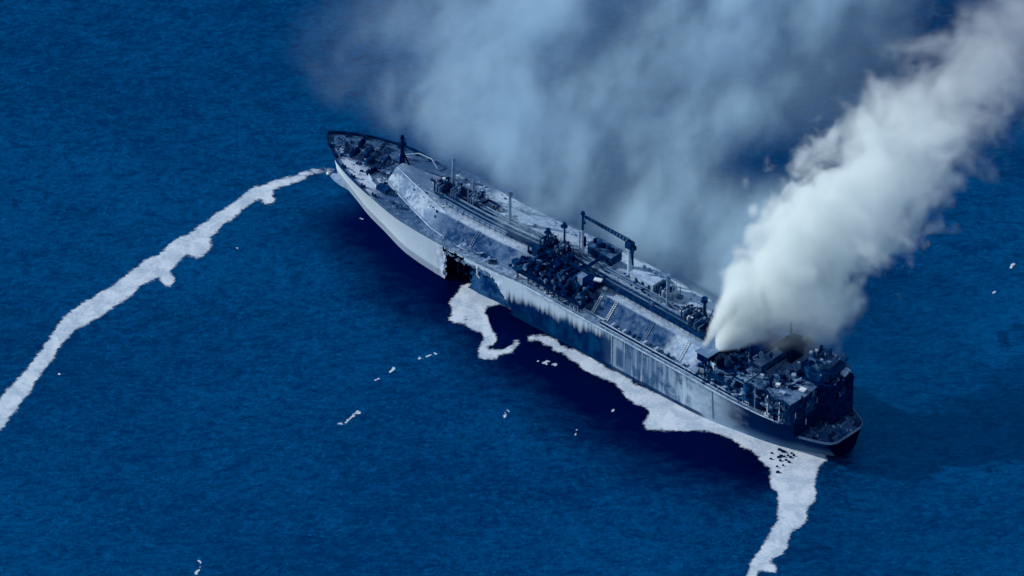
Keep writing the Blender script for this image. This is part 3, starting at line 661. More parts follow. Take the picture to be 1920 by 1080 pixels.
def tank_dome(x, y, r, mt, seed):
    e = empty('tank_dome', ship, (x, y, zt(x)))
    MB().cyl((0, 0, -0.3), (0, 0, 2.2), r, r, 18).cyl((0, 0, 2.1), (0, 0, 2.5), r*1.08, r*1.08, 18).build('drum', mt, e)
    rr = random.Random(seed)
    for k in range(7):
        a = 6.28*k/7; xx, yy = r*0.7*math.cos(a), r*0.7*math.sin(a); h = rr.uniform(3.2, 5.0)
        MB().cyl((xx, yy, 2.4), (xx, yy, h), 0.35, 0.35, 7).box((xx, yy, h+0.2), (0.9, 0.9, 0.5)).build('valve', rr.choice(['dark', 'black', 'mid']), e)
    for k in range(3):
        MB().tube([(-r*0.5+k*r*0.5, 0, 2.4), (-r*0.5+k*r*0.5, 0, 4.0+k*0.4), (-r*0.5+k*r*0.5, 4.5, 4.0+k*0.4), (-r*0.5+k*r*0.5, 4.5, 1.2)], 0.32, 7).build('riser', rr.choice(['dark', 'pipe']), e)
    b = MB()
    for k in range(12):
        a = 6.28*k/12; b.cyl((r*1.5*math.cos(a), r*1.5*math.sin(a), 0), (r*1.5*math.cos(a), r*1.5*math.sin(a), 3.4), 0.1, 0.1, 4)
    b.build('stanchion_ring', 'dark', e, kind='stuff')
    return e
tank_dome(214.0, -0.8, 2.6, 'dark', 1); tank_dome(206.5, -2.2, 2.2, 'dark', 2); tank_dome(199.0, -4.2, 2.6, 'mid', 3)
tank_dome(156.0, 0.5, 2.8, 'black', 4); tank_dome(148.0, 1.0, 2.3, 'black', 5)
tank_dome(100.5, -7.2, 3.2, 'pale', 6); tank_dome(78.5, -0.6, 2.9, 'black', 7); tank_dome(84.0, -2.4, 2.4, 'dark', 8); tank_dome(74.5, 0.5, 2.2, 'black', 9)
MB().box((215.6, 1.6, zt(215)+4.2), (1.2, 0.9, 0.7), 0.3).box((214.2, -0.6, zt(214)+5.4), (1.0, 1.0, 0.7), 0.9).build('valve_cover', 'white', ship)
MB().box((86.5, 0.6, zt(86)+2.6), (1.5, 1.0, 0.9), 0.5).build('valve_cover', 'white', ship)
MB().box((80.5, 1.8, zt(80)+3.8), (2.4, 0.5, 0.5), 0.2).box((81.6, 2.0, zt(80)+2.8), (0.8, 0.8, 1.2)).build('valve_cover', 'white', ship)
# bent expansion loop standing off the pipes
MB().tube([(203, -0.2, zt(203)+1.0), (196, 0.2, zt(196)+0.7), (195.2, -6.0, zt(195)+1.8), (189.2, -6.0, zt(189)+1.6), (189.3, -1.0, zt(189)+0.8), (193.0, -0.2, zt(193)+0.8)], 0.42).build('expansion_loop', 'black', ship)
# compressor house and motor room, starboard of the pipes
ch = empty('compressor_house', ship, (0, 0, 0))
MB().span(129.0, 141.5, -11.4, -5.0, zt(135)-0.1, zt(135)+4.2).build('wall', 'dark', ch)
MB().span(128.6, 141.9, -11.8, -4.6, zt(135)+4.2, zt(135)+4.5).build('roof', 'blotch', ch)
for k in range(5): MB().cyl((131+k*2.3, -8-0.6*(k % 2), zt(135)+4.4), (131+k*2.3, -8-0.6*(k % 2), zt(135)+6.2), 0.7, 0.8, 9).build('roof_ventilator', 'dark' if k % 2 else 'black', ch)
for k in range(4): MB().box((131+k*2.8, -4.95, zt(135)+2.0), (1.1, 0.2, 1.8)).build('door', 'black', ch)
gw = empty('cross_gangway', ship, (0, 0, 0))
MB().span(132.0, 133.6, -12.0, 6.0, zt(132)+3.0, zt(132)+3.3).build('walkway_panel', 'black', gw)
for y in (-11, -3.5, 1, 5.5): MB().box((132.8, y, zt(132)+1.5), (0.4, 0.4, 3.1)).build('post', 'dark', gw)
mr = empty('motor_room', ship, (0, 0, 0))
MB().span(105.5, 117.5, -12.0, -3.6, zt(110)-0.1, zt(110)+3.6).build('wall', 'pale', mr)
MB().span(105.1, 117.9, -12.4, -3.2, zt(110)+3.6, zt(110)+3.9).build('roof', worn('ash_covered_roof', PALE, PALE2, 0.25), mr)
for k in range(3): MB().box((107.5+k*3.4, -3.55, zt(110)+1.6), (1.2, 0.15, 2.0)).build('door', 'dark', mr)
for k in range(4): MB().box((104.6, -11+k*2.0, zt(110)+1.8), (0.2, 1.0, 2.2)).build('louvre', 'dark', mr)
for k in range(4): MB().cyl((107+k*2.8, -9.5, zt(110)+3.8), (107+k*2.8, -9.5, zt(110)+5.0), 0.55, 0.65, 8).build('roof_ventilator', 'mid', mr)

# ------------------------------------------------------------------ forecastle
fm = empty('foremast', ship, (241.0, -5.2, zd(241)))
MB().cyl((0, 0, -0.2), (0, 0, 6.0), 1.25, 1.0, 10).build('lower_pole', 'black', fm)
MB().cyl((0, 0, 5.8), (0, 0, 14.2), 0.75, 0.5, 10).build('upper_pole', 'black', fm)
for s in (1, -1): MB().cyl((-3.0, s*1.8, -0.2), (0, s*0.2, 8.2), 0.4, 0.3, 7).build('stay', 'black', fm)
MB().cyl((0, 0, 11.2), (0, 0, 11.5), 1.7, 1.7, 10).build('lamp_platform', 'black', fm)
MB().box((0, 0, 12.3), (0.5, 3.6, 0.5)).build('crosstree', 'dark', fm)
MB().cyl((0, 0, 14.0), (0, 0, 15.4), 0.95, 0.6, 10).build('horn', 'black', fm)
def windlass(x, y, rz, s=1.0, mt='dark'):
    e = empty('mooring_winch', ship, (x, y, zd(x) if x > 13 else 20.25)); e.rotation_euler[2] = rz; e.scale = (s, s, s)
    MB().box((0, 0, 0.2), (3.0, 4.4, 0.4)).build('bed', 'mid', e)
    MB().cyl((0, -1.4, 1.2), (0, 1.4, 1.2), 0.8, 0.8, 12).build('drum', mt, e)
    for y_ in (-1.5, 0, 1.5): MB().cyl((0, y_-0.08, 1.2), (0, y_+0.08, 1.2), 1.2, 1.2, 12).build('flange', mt, e)
    MB().box((0, 2.1, 1.0), (1.4, 0.9, 1.6)).build('gear_case', mt, e)
    return e
for a in ((262, -4.4, 0.3), (259.5, 2.2, 0.1), (255, -8.0, 0.2), (252, 1.6, 0.0), (248, -4.0, 0.1), (266, 1.5, 0.5), (246.5, 6.0, -0.2), (256, -2.5, 0.0)): windlass(*a, s=rng.uniform(0.8, 1.15), mt=rng.choice(['dark', 'black', 'blotch']))
for a in ((10.0, 4.0, 0.2), (6.5, -4.5, 0.1), (3.0, 5.0, 0.0), (9.0, -7.0, 0.4)): windlass(*a, s=0.8, mt='dark')
def bollard(x, y):
    e = empty('bollard', ship, (x, y, zd(x) if x > 13 else 20.25))
    MB().box((0, 0, 0.15), (2.2, 1.0, 0.3)).build('base', 'dark', e)
    for s in (-0.7, 0.7): MB().cyl((s, 0, 0.2), (s, 0, 1.3), 0.35, 0.42, 8).build('post', 'dark', e)
for x in (270, 264, 257, 250, 243, 236):
    for sd in (1, -1): bollard(x, sd*(bd(x)-1.6 if bd(x) > 3 else 1.0))
for x, y in ((1.2, 7.0), (1.2, -7.0), (7, 10.5), (7, -10.5), (11.5, 12.5)): bollard(x, y)
clutter('forecastle_scrap', 130, (238, 271), (-6.5, 6.5), zdf, 1.5, ['dark', 'dark', 'blotch', 'mid', 'black'], ship, 21)
clutter('forecastle_scrap', 45, (236, 256), (5, 12), zdf, 0.9, ['dark', 'mid', 'pale'], ship, 22)
clutter('mooring_deck_scrap', 46, (-0.5, 12.5), (-9, 10), lambda x, y: 20.25, 1.2, ['dark', 'mid', 'blotch', 'pale'], ship, 23)
MB().box((244.5, 9.5, zd(244)+0.7), (4.8, 0.3, 1.4), -0.5).box((240.5, 11.4, zd(240)+0.6), (4.6, 0.3, 1.2), -0.3).build('breakwater', 'pale', ship)
MB().box((243.5, -10.0, zd(244)+0.7), (5.5, 0.3, 1.4), 0.5).build('breakwater', 'pale', ship)
MB().tube([(246, -9, zd(246)+1.2), (240, -14, zd(240)+2.6), (234, -15.0, zd(234)+2.6), (230, -14, zd(230)+0.6)], 0.25).build('bent_handrail', 'pale', ship)
MB().span(233.5, 238.5, 9.4, 12.6, zd(236), zd(236)+1.8).build('deck_locker', 'dark', ship)
for x in (224.0, 228.5): MB().box((x, 14.5, zd(x)+0.7), (2.0, 1.6, 1.4), 0.3).build('deck_locker', 'blotch', ship)

# ------------------------------------------------------------------ after deckhouse, burnt out
acc = empty('accommodation_block', ship, (0, 0, 0))
roofm = worn('ash_and_soot_roof', (0.03, 0.085, 0.185), (0.12, 0.20, 0.325), 0.16, 0.35, 0.65)
wallp = worn('scorched_white_wall', (0.0, 0.012, 0.07), (0.004, 0.05, 0.145), 0.2, stretch=(1, 1, 0.3))
MB().prism([(13.8, -16.8), (13.8, 17.6), (25.0, 18.1), (25.6, 17.3), (28.2, 17.5), (28.6, 18.3), (36.5, 18.6), (40.5, 15.5), (40.5, -16.8)], 27.0, 37.0).build('house_wall', wallp, acc)
MB().prism([(13.4, -17.1), (13.9, 3.0), (13.1, 9.0), (13.6, 17.9), (17.5, 17.3), (20.0, 18.4), (24.0, 18.0), (26.5, 16.4), (29.5, 18.6), (33.5, 17.9), (36.7, 18.9), (40.9, 15.7), (40.9, -17.1)], 37.0, 37.35).build('house_roof', roofm, acc)
for z in (30.4, 33.7):
    MB().span(15.5, 35.5, 17.75, 19.0, z, z+0.2).build('side_gallery', 'dark', acc)
for i, x in enumerate((15.2, 18.3, 21.6, 24.5, 27.5, 31, 34)):
    MB().box((x, 19.0, 32.0), (0.32, 0.3, 9.6)).build('gallery_post', 'white' if i in (1, 3) else ('mid' if i % 2 else 'dark'), acc)
for z in (28.6, 31.8, 35.0):
    for k in range(8):
        x = 16.2+k*2.5; y = 17.6+(x-13.8)/22.7
        MB().box((x, y+0.02, z), (0.95, 0.12, 1.1)).build('window', 'window', acc)
for z in (22.5, 25, 29.0, 32.0, 35.0):
    for k in range(11):
        if z < 26 and k > 8: continue
        if rng.random() < 0.25: continue
        MB().box((13.76 if z > 27 else 13.25, -14+k*2.9, z), (0.12, 1.0, 1.1)).build('window', 'window', acc)
for k, (y, z) in enumerate(((9.0, 24.6), (14.6, 30.2), (2.0, 31.0))): MB().box((13.2 if z < 27 else 13.7, y, z), (0.14, 0.4, 2.8)).build('pale_fitting', 'pale', acc)
# wheelhouse across the front with a pale roof strip
wh = empty('wheelhouse', ship, (0, 0, 0))
MB().prism([(34.0, -17.5), (34.0, 10.0), (41.8, 10.0), (41.8, -17.5)], 37.3, 40.4).build('wall', 'dark', wh)
MB().prism([(35.8, -18.0), (35.6, 10.6), (39.6, 10.6), (39.9, -18.0)], 40.4, 40.75).build('roof', worn('buckled_pale_roof', (0.09, 0.18, 0.31), (0.17, 0.26, 0.39), 0.2), wh)
MB().box((33.6, -3.5, 38.6), (0.3, 27.0, 0.25)).box((33.6, -3.5, 37.6), (0.3, 27.0, 0.3)).build('rail', 'mid', wh)
for k in range(9): MB().box((33.95, -16+k*3.0, 39.2), (0.12, 1.8, 1.2)).build('window', 'window', wh)
MB().span(36.0, 41.0, 10.0, 20.4, 37.3, 37.7).build('bridge_wing', 'mid', wh)
MB().span(36.0, 41.0, 20.1, 20.4, 37.7, 38.7).build('wing_bulwark', 'dark', wh)
# tower block behind the bridge, then masts
tw = empty('mast_tower', ship, (0, 0, 0))
MB().prism([(31.5, -9.5), (31.5, -2.2), (38.5, -2.2), (38.5, -9.5)], 37.3, 44.2).build('tower_wall', 'black', tw)
MB().prism([(32.5, -9.8), (32.5, -5.0), (37.0, -5.0), (36.0, -8.6)], 44.2, 46.2).build('tower_top', 'black', tw)
MB().cyl((36, -7, 46), (36, -7, 52), 0.5, 0.25, 8).build('mast_pole', 'dark', tw)
MB().box((36, -7, 48.6), (0.3, 1.8, 0.25)).build('radar_arm', 'dark', tw)
mt_ = empty('signal_mast', ship, (49.0, 1.6, 33))
MB().cyl((0, 0, 0), (0, 0, 20.0), 0.8, 0.35, 8).build('pole', 'dark', mt_)
MB().box((0, 0, 12.0), (0.4, 4.0, 0.4)).box((0, 0, 15.0), (0.3, 2.6, 0.3)).build('yard', 'dark', mt_)
# engine casing and funnel stump at the after starboard side
ec = empty('engine_casing', ship, (0, 0, 0))
MB().prism([(8.2, -12.8), (8.2, -1.0), (13.2, 2.0), (25.5, 2.0), (25.5, -12.8)], 20.0, 38.4).build('casing_wall', 'black', ec)
MB().prism([(12.0, -12.4), (11.2, -6.0), (13.4, 0.4), (19.0, 1.4), (25.0, -0.6), (24.2, -12.4)], 38.4, 42.0).build('funnel_base', 'dark', ec)
MB().prism([(14.8, -11.4), (14.0, -5.0), (16.5, -1.4), (22.8, -2.4), (23.5, -11.0)], 42.0, 44.6).build('funnel_deck', worn('sooty_funnel_deck', (0.005, 0.045, 0.14), (0.05, 0.115, 0.225), 0.3), ec)
for x, y, h in ((21, -8, 3.6), (18.5, -6, 3.0), (21, -4, 2.4), (17, -9, 3.2)): MB().cyl((x, y, 44.4), (x, y, 44.6+h), 0.7, 0.6, 9).build('exhaust_pipe', 'dark', ec)
for x, y, z in ((21.5, -5.6, 47.3), (23.0, -4.2, 46.4), (17.0, -9.6, 45.8), (15.5, -10.2, 45.3), (19.0, -7.4, 45.6)): MB().box((x, y, z-0.3), (1.1, 0.9, 0.8), 0.4).cyl((x, y, 44.5), (x, y, z-0.6), 0.12, 0.12, 5).build('vent_cowl', 'white' if z > 46 else 'pale', ec)
MB().span(9.5, 12.5, -12.6, -8.8, 38.4, 40.0).build('casing_locker', 'pale', ec)
MB().box((8.6, -12.2, 36.5), (1.6, 1.6, 0.5)).build('casing_platform', 'mid', ec)
for k in range(5): MB().box((8.1, -11.5+k*2.1, 34.5), (0.2, 1.2, 1.6)).build('louvre', 'window', ec)
# loose things on the house roof
for x, y, s, mt in ((25.0, 12.5, (1.7, 1.5, 0.6), 'white'), (15.9, 8.2, (2.6, 2.3, 0.5), 'white'), (20.5, 14.8, (2.4, 1.4, 0.4), 'pale'), (33.0, 13.0, (1.5, 1.5, 1.2), 'pale'), (24.8, -1.5+5.0, (1.8, 1.8, 0.7), 'pale')):
    MB().box((x, y, 37.35+0.75+s[2]/2), s, rng.uniform(0, 0.6)).box((x, y, 37.7), (s[0]*0.5, s[1]*0.5, 0.85)).build('roof_hatch', mt, acc)
for x, y in ((20.5, 9.0), (27.5, 7.0)): MB().prism([(x-1.8, y-1.2), (x-1.2, y+1.3), (x+1.6, y+1.5), (x+1.9, y-0.8)], 37.36, 37.6).box((x, y, 38.0), (0.9, 2.6, 0.9)).build('roof_opening', 'black', acc)
for x, y, h in ((28.5, 13.0, 2.4), (27.0, 14.6, 1.6), (29.5, 10.5, 1.8), (23.5, 6.5, 1.0)): MB().cyl((x, y, 37.3), (x, y, 37.35+h), 0.6, 0.6, 8).build('roof_ventilator', 'black', acc)
clutter('roof_scrap', 70, (14.5, 33.5), (3, 17), lambda x, y: 37.3, 1.0, ['dark', 'mid', 'blotch', 'mid', 'black', 'pale'], acc, 31, 0.35)
clutter('casing_scrap', 50, (13, 25), (-12, 1), lambda x, y: 42.5 if y > -1.2 else 44.5, 1.0, ['dark', 'mid', 'blotch', 'pale'], ec, 32)
# collapsed forward part between trunk and house
cf = empty('collapsed_forehouse', ship, (0, 0, 0))
MB().prism([(41.0, -16.5), (41.0, 16.0), (52, 16.8), (63.5, 16.0), (63.5, -16.5)], 27.0, 30.6).build('lower_wall', 'dark', cf)
MB().prism([(59.8, 2.5), (60.4, 13.8), (66.0, 14.0), (65.4, 3.0)], 30.5, 34.2).build('front_box', 'black', cf)
MB().prism([(59.2, 2.0), (59.8, 14.4), (66.6, 14.6), (66.0, 2.5)], 34.2, 34.6).build('front_box_roof', 'mid', cf)
MB().prism([(44.0, -15.0), (44.0, -2.0), (58, -2.0), (58, -15.0)], 30.5, 35.0).build('starboard_house', 'black', cf)
b = MB()
for k in range(20):                                                # curled rim of the burnt pit
    a = 3.14*k/19-0.4; x, y = 52.5+7.0*math.cos(a), 8.5+6.4*math.sin(a); b.box((x, y, 31.4+0.5*math.sin(k*2.1)), (1.3, 0.25, 2.0), a+1.57, 0, 0.35)
b.build('pit_rim', 'blotch', cf)
MB().cyl((52.5, 8.0, 30.55), (52.5, 8.0, 30.75), 6.0, 6.0, 20).build('pit_floor', 'black', cf)
for k in range(6): MB().box((42.5+k*3.0, 15.2-0.8*(k % 2), 30.8+0.3*k % 2), (3.4, 0.45, 0.4), 0.25*(-1)**k, 0.1).build('buckled_beam', 'blotch' if k % 2 else 'mid', cf)
MB().box((61.5, 15.8, 29.0), (2.0, 1.6, 3.0), 0.3, 0.2).build('torn_bulkhead', 'white', cf)
MB().box((57.0, 14.2, 31.5), (2.6, 1.0, 2.6), -0.4, 0.3).build('torn_bulkhead', 'pale', cf)
MB().box((63.5, 18.0, 28.8), (3.0, 1.4, 2.8), 0.2, -0.2).build('torn_bulkhead', 'pale', cf)
clutter('forehouse_wreckage', 170, (40.5, 63), (-2, 17.5), lambda x, y: 30.6, 1.9, ['black', 'dark', 'dark', 'blotch', 'mid'], cf, 33, 0.6)
clutter('forehouse_wreckage', 90, (36, 62), (16.8, 20.6), zdf, 1.4, ['dark', 'dark', 'blotch', 'mid', 'pale'], cf, 34, 0.7)
for x in (24.0, 31.0): MB().tube([(x, 19.6, 27.2), (x, 20.2, 30.0), (x-0.4, 21.0, 30.8)], 0.2).build('davit', 'dark', ship)
MB().box((24.3, 19.4, 28.0), (2.0, 1.2, 1.0), 0.2).build('deck_locker', 'white', ship)

def buckled(n, xr, yr, z, smin, smax, mats, parent, seed, tilt=0.45):
    r = random.Random(seed)
    for i in range(n):
        x, y = r.uniform(*xr), r.uniform(*yr); a, c = r.uniform(smin, smax), r.uniform(smin, smax)*0.7
        b = MB(); k = 4; base = []
        ph = r.uniform(0, 6); am = r.uniform(0.15, 0.5)
        for p in range(k+1):
            for q in range(k+1):
                u, v = p/k-0.5, q/k-0.5
                b.v.append((u*a*(1+0.2*math.sin(v*7+ph)), v*c*(1+0.25*math.sin(u*6+ph)), am*math.sin(u*5+ph)*math.cos(v*4+ph)))
        for p in range(k):
            for q in range(k): g = p*(k+1)+q; b.f.append((g, g+k+1, g+k+2, g+1))
        o = b.build('buckled_plate', r.choice(mats), parent)
        o.location = (x, y, z+r.uniform(0.1, 1.3)); o.rotation_euler = (r.uniform(-tilt, tilt), r.uniform(-tilt, tilt), r.uniform(0, 3.1))
buckled(14, (15, 33), (1, 17), 37.4, 1.6, 4.5, ['blotch', 'dark', 'mid', 'black'], acc, 41, 0.3)
buckled(16, (41, 64), (-2, 16.5), 31.2, 2.0, 5.5, ['black', 'dark', 'blotch', 'mid'], cf, 42, 0.7)
buckled(10, (9, 25), (-12.5, 1), 44.4, 1.4, 3.6, ['dark', 'black', 'blotch'], ec, 43, 0.6)
buckled(8, (34, 41), (-10, 15), 40.6, 1.6, 4.2, ['dark', 'blotch', 'mid'], wh, 44, 0.6)
buckled(12, (124, 158), (4, 18), 34.0, 1.5, 4.0, ['black', 'dark', 'blotch'], mf, 45, 0.7)
buckled(9, (70, 120), (-8, 5), 34.0, 1.2, 3.2, ['dark', 'mid', 'blotch'], ship, 46, 0.5)
buckled(8, (172, 192), (14, 20.5), 25.2, 1.5, 4.5, ['mid', 'blotch', 'pale'], ship, 47, 0.4)
for i in range(14):
    r = random.Random(60+i); x, y = r.uniform(14, 40), r.uniform(15.8, 18.6)
    MB().tube([(x, y, 36.8), (x+r.uniform(-1, 1), y+r.uniform(0, 1.2), 38.2), (x+r.uniform(-2, 2), y+r.uniform(-0.5, 1.8), 38.0+r.uniform(0, 1.5))], 0.12, 5).build('bent_stanchion', 'dark' if i % 3 else 'mid', acc)
for i in range(10):
    r = random.Random(80+i); x, y = r.uniform(9, 30), r.uniform(-12, 3); z = 44.4 if 14 < x < 23.5 and y < -1 else 38.0
    MB().tube([(x, y, z), (x+r.uniform(-0.5, 0.5), y, z+r.uniform(1.5, 3.5)), (x+r.uniform(-1.5, 1.5), y+r.uniform(-1.5, 1.5), z+r.uniform(2, 4))], 0.16, 5).build('bent_stanchion', 'black' if i % 2 else 'dark', ec)
clutter('house_wreckage', 110, (34, 46), (-10, 18), lambda x, y: 37.2 if x < 40.6 else 30.7, 2.0, ['black', 'dark', 'dark', 'blotch'], cf, 51, 1.0)
clutter('house_wreckage', 60, (8.5, 13), (-12, 9), lambda x, y: 38.3 if y < -1 else 20.3, 1.4, ['black', 'dark', 'blotch'], ec, 52, 0.8)
clutter('gallery_wreckage', 60, (14.5, 36), (17.9, 19.6), lambda x, y: random.Random(int(x*50)).choice((27.3, 30.6, 33.9)), 1.2, ['black', 'dark', 'blotch', 'mid'], acc, 53, 0.9)

for i in range(26):                                                # plates hanging off the burnt walls
    r = random.Random(300+i); k = 4; b = MB(); a, c = r.uniform(1.2, 3.2), r.uniform(1.4, 4.0); ph = r.uniform(0, 6)
    for p in range(k+1):
        for q in range(k+1):
            u, v = p/k-0.5, q/k-0.5; b.v.append((u*a*(1+0.3*math.sin(v*6+ph)), 0.35*math.sin(u*5+ph)*math.cos(v*5), v*c*(1+0.3*math.sin(u*7+ph))))
    for p in range(k):
        for q in range(k): g = p*(k+1)+q; b.f.append((g, g+k+1, g+k+2, g+1))
    if i < 13: o = b.build('hanging_plate', r.choice(['dark', 'blotch', 'black', 'mid']), acc); o.location = (r.uniform(14.5, 39), 18.6+r.uniform(0.1, 0.8), r.uniform(29, 37.6)); o.rotation_euler = (r.uniform(-0.4, 0.3), r.uniform(-0.5, 0.5), r.uniform(-0.3, 0.3))
    else: o = b.build('hanging_plate', r.choice(['dark', 'black', 'blotch']), ec); y = r.uniform(-12.5, 15); o.location = ((7.9 if y < -1 else 12.9)-r.uniform(0.1, 0.6), y, r.uniform(30, 38.5)); o.rotation_euler = (r.uniform(-0.4, 0.4), r.uniform(-0.4, 0.4), 1.57+r.uniform(-0.3, 0.3))

# ------------------------------------------------------------------ foam on the water
def inside(px, py, poly):
    r = np.zeros(px.shape, bool); n = len(poly); j = n-1
    for i in range(n):
        xi, yi = poly[i]; xj, yj = poly[j]
        if yi != yj:
            c = ((yi > py) != (yj > py)) & (px < (xj-xi)*(py-yi)/(yj-yi)+xi); r ^= c
        j = i
    return r
def foam_mesh(name, polys, mat, cell=0.5, warp=1.0, cuts=(), ragged=0.35, seed=0):
    A = np.array([p for q in polys for p in q]); x0, y0 = A.min(0)-3; x1, y1 = A.max(0)+3
    gx = np.arange(x0, x1, cell); gy = np.arange(y0, y1, cell*1.3)
    X, Y = np.meshgrid(gx, gy, indexing='ij')
    s = seed*13.7
    def test(X, Y):
        wx = X + warp*((fbm(X*0.22+s, Y*0.22, 4)-0.5)*3.2) + 0.5*warp*(vnoise(X*1.3+s, Y*1.3)-0.5)
        wy = Y + warp*((fbm(X*0.22+40+s, Y*0.22+7, 4)-0.5)*4.0) + 0.7*warp*(vnoise(X*1.3+9, Y*1.3+s)-0.5)
        r = np.zeros(X.shape, bool)
        for q in polys: r |= inside(wx, wy, q)
        for q in cuts: r &= ~inside(wx, wy, q)
        return r
    K = test(X, Y)
    # frayed fringe: near the rim only the foam's thicker threads survive
    rim = np.zeros(K.shape, bool); e = 3
    for dx, dy in ((e, 0), (-e, 0), (0, e), (0, -e)): rim |= ~np.roll(np.roll(K, dx, 0), dy, 1)
    fine = fbm(X*0.9+s, Y*0.9+3, 3)
    if ragged > 0.4 and (K & (fine > ragged)).sum() > 12: K &= fine > ragged
    rad = 1 if ragged > 0.4 else 5
    core = K.astype(float); dens = np.zeros(core.shape); cnt = 0
    for dx in range(-rad, rad+1):
        for dy in range(-rad, rad+1):
            if dx*dx+dy*dy <= rad*rad+1: dens += np.roll(np.roll(core, dx, 0), dy, 1); cnt += 1
    dens /= cnt
    K = dens > 0.05
    idx = -np.ones((K.shape[0]+1, K.shape[1]+1), int); V = []; Fc = []
    jit = np.random.RandomState(5).rand(K.shape[0]+1, K.shape[1]+1, 2)-0.5
    def vid(i, j):
        if idx[i, j] < 0:
            idx[i, j] = len(V); x = x0+i*cell+jit[i, j, 0]*cell*0.5; y = y0+j*cell*1.3+jit[i, j, 1]*cell*0.6
            V.append((x, y, 0.0))
        return idx[i, j]
    for i, j in zip(*np.nonzero(K)): Fc.append((vid(i, j), vid(i+1, j), vid(i+1, j+1), vid(i, j+1)))
    P = np.array(V); z = 0.02 + 0.07*fbm(P[:, 0]*0.35, P[:, 1]*0.35, 4)
    me = bpy.data.meshes.new(name); me.from_pydata([(a, b, float(c)) for (a, b, _), c in zip(V, z)], [], Fc); me.update()
    at = me.attributes.new('thickness', 'FLOAT', 'POINT')
    ii = np.clip(np.round((P[:, 0]-x0)/cell).astype(int), 0, K.shape[0]-1); jj = np.clip(np.round((P[:, 1]-y0)/(cell*1.3)).astype(int), 0, K.shape[1]-1)
    at.data.foreach_set('value', dens[ii, jj].astype(np.float32))
    me.materials.append(mat)
    o = bpy.data.objects.new(name, me); col.objects.link(o)
    return o
def foam_material():
    m, p, n, o = new_mat('sea_foam')
    a = n.noise(o, 0.12, 5.0, 0.62, 0.5); b = n.noise(o, 0.9, 4.0, 0.65)
    c = n.mix(n.ss(n.add(a, n.mul(n.sub(b, 0.5), 0.5)), 0.36, 0.62), (0.40, 0.50, 0.60), (0.60, 0.685, 0.755))
    spot = n.ss(n.noise(n.vscale(o, (1, 1.5, 1)), 0.28, 3.0, 0.5), 0.70, 0.76)
    c = n.mix(n.mul(spot, 0.5), c, (0.25, 0.35, 0.48))
    n.t.links.new(c, p.inputs['Base Color']); p.inputs['Roughness'].default_value = 0.85
    bump(n, p, n.add(a, n.mul(b, 0.35)), 0.35, 0.5)
    th = n.t.nodes.new('ShaderNodeAttribute'); th.attribute_name = 'thickness'
    lace = n.noise(n.vscale(o, (1, 1.3, 1)), 0.30, 6.0, 0.70, 0.5)
    n.t.links.new(n.ss(n.add(th.outputs['Fac'], n.mul(n.sub(lace, 0.5), 1.2)), 0.28, 0.66), p.inputs['Alpha'])
    matte(p)
    return m
FM = foam_material()
o = foam_mesh('foam_trail', FOAM_BOW, FM, 0.42, 0.6, ragged=0.3, seed=1); tag(o, 'long white foam trail curving from the bow to the lower left', 'foam')
o = foam_mesh('foam_patch', FOAM_HOLE, FM, 0.36, 0.45, FOAM_HOLE_CUT, 0.2, seed=2); tag(o, 'white foam patch spilling out of the torn hole in the hull', 'foam')
o = foam_mesh('foam_band', FOAM_SIDE, FM, 0.42, 0.5, (), 0.2, seed=3); tag(o, 'broad white foam band hugging the side and trailing off the stern', 'foam')
for i, (lab, poly) in enumerate(FLECKS):
    o = foam_mesh('foam_fleck', [poly], FM, 0.26, 1.0, (), 0.5, seed=10+i); tag(o, lab, 'foam', 'small foam flecks on open water')
for i, (x, y) in enumerate(DEBRIS):
    b = MB(); r = random.Random(i)
    s = r.uniform(0.3, 0.75)
    b.prism([(s*math.cos(t)*r.uniform(0.8, 1.5), s*math.sin(t)*r.uniform(0.6, 1.0)) for t in (0.2, 1.1, 2.2, 3.3, 4.2, 5.4)], -0.2, 0.55)
    b.box((0, 0, 0.6), (s*0.9, s*0.5, 0.3), r.uniform(0, 3))
    o = b.build('floating_debris', 'black'); o.location = (x, y, 0.0)
    tag(o, 'charred black scrap floating in the foam by the stern', 'debris', 'black scraps floating in the stern foam')

# ------------------------------------------------------------------ smoke: real volumes of drifting vapour
def smoke_material(name, colr, dens, aniso=0.0):
    m = bpy.data.materials.new(name); m.use_nodes = True; t = m.node_tree
    for n in list(t.nodes):
        if n.type != 'OUTPUT_MATERIAL': t.nodes.remove(n)
    out = t.nodes['Material Output']; v = t.nodes.new('ShaderNodeVolumePrincipled')
    v.inputs['Color'].default_value = (*colr, 1); v.inputs['Density'].default_value = dens; v.inputs['Anisotropy'].default_value = aniso
    t.links.new(v.outputs[0], out.inputs['Volume'])
    return m
def volume_thing(name, bmin, bmax, voxel, fn, mat):
    me = bpy.data.meshes.new(name); me.from_pydata([tuple((a+b)/2 for a, b in zip(bmin, bmax))], [], []); me.materials.append(mat)
    o = bpy.data.objects.new(name, me); col.objects.link(o)
    g = bpy.data.node_groups.new(name, 'GeometryNodeTree')
    g.interface.new_socket('Geometry', in_out='OUTPUT', socket_type='NodeSocketGeometry')
    out = g.nodes.new('NodeGroupOutput'); vc = g.nodes.new('GeometryNodeVolumeCube'); sm = g.nodes.new('GeometryNodeSetMaterial')
    pos = g.nodes.new('GeometryNodeInputPosition').outputs[0]
    n = Nd(g)
    vc.inputs['Min'].default_value = bmin; vc.inputs['Max'].default_value = bmax
    for k, a, b in zip('XYZ', bmin, bmax): vc.inputs['Resolution '+k].default_value = max(4, int((b-a)/voxel))
    n.put(vc.inputs['Density'], fn(n, pos))
    sm.inputs['Material'].default_value = mat
    g.links.new(vc.outputs[0], sm.inputs['Geometry']); g.links.new(sm.outputs[0], out.inputs[0])
    md = o.modifiers.new('smoke', 'NODES'); md.node_group = g
    o['kind'] = 'stuff'
    return o

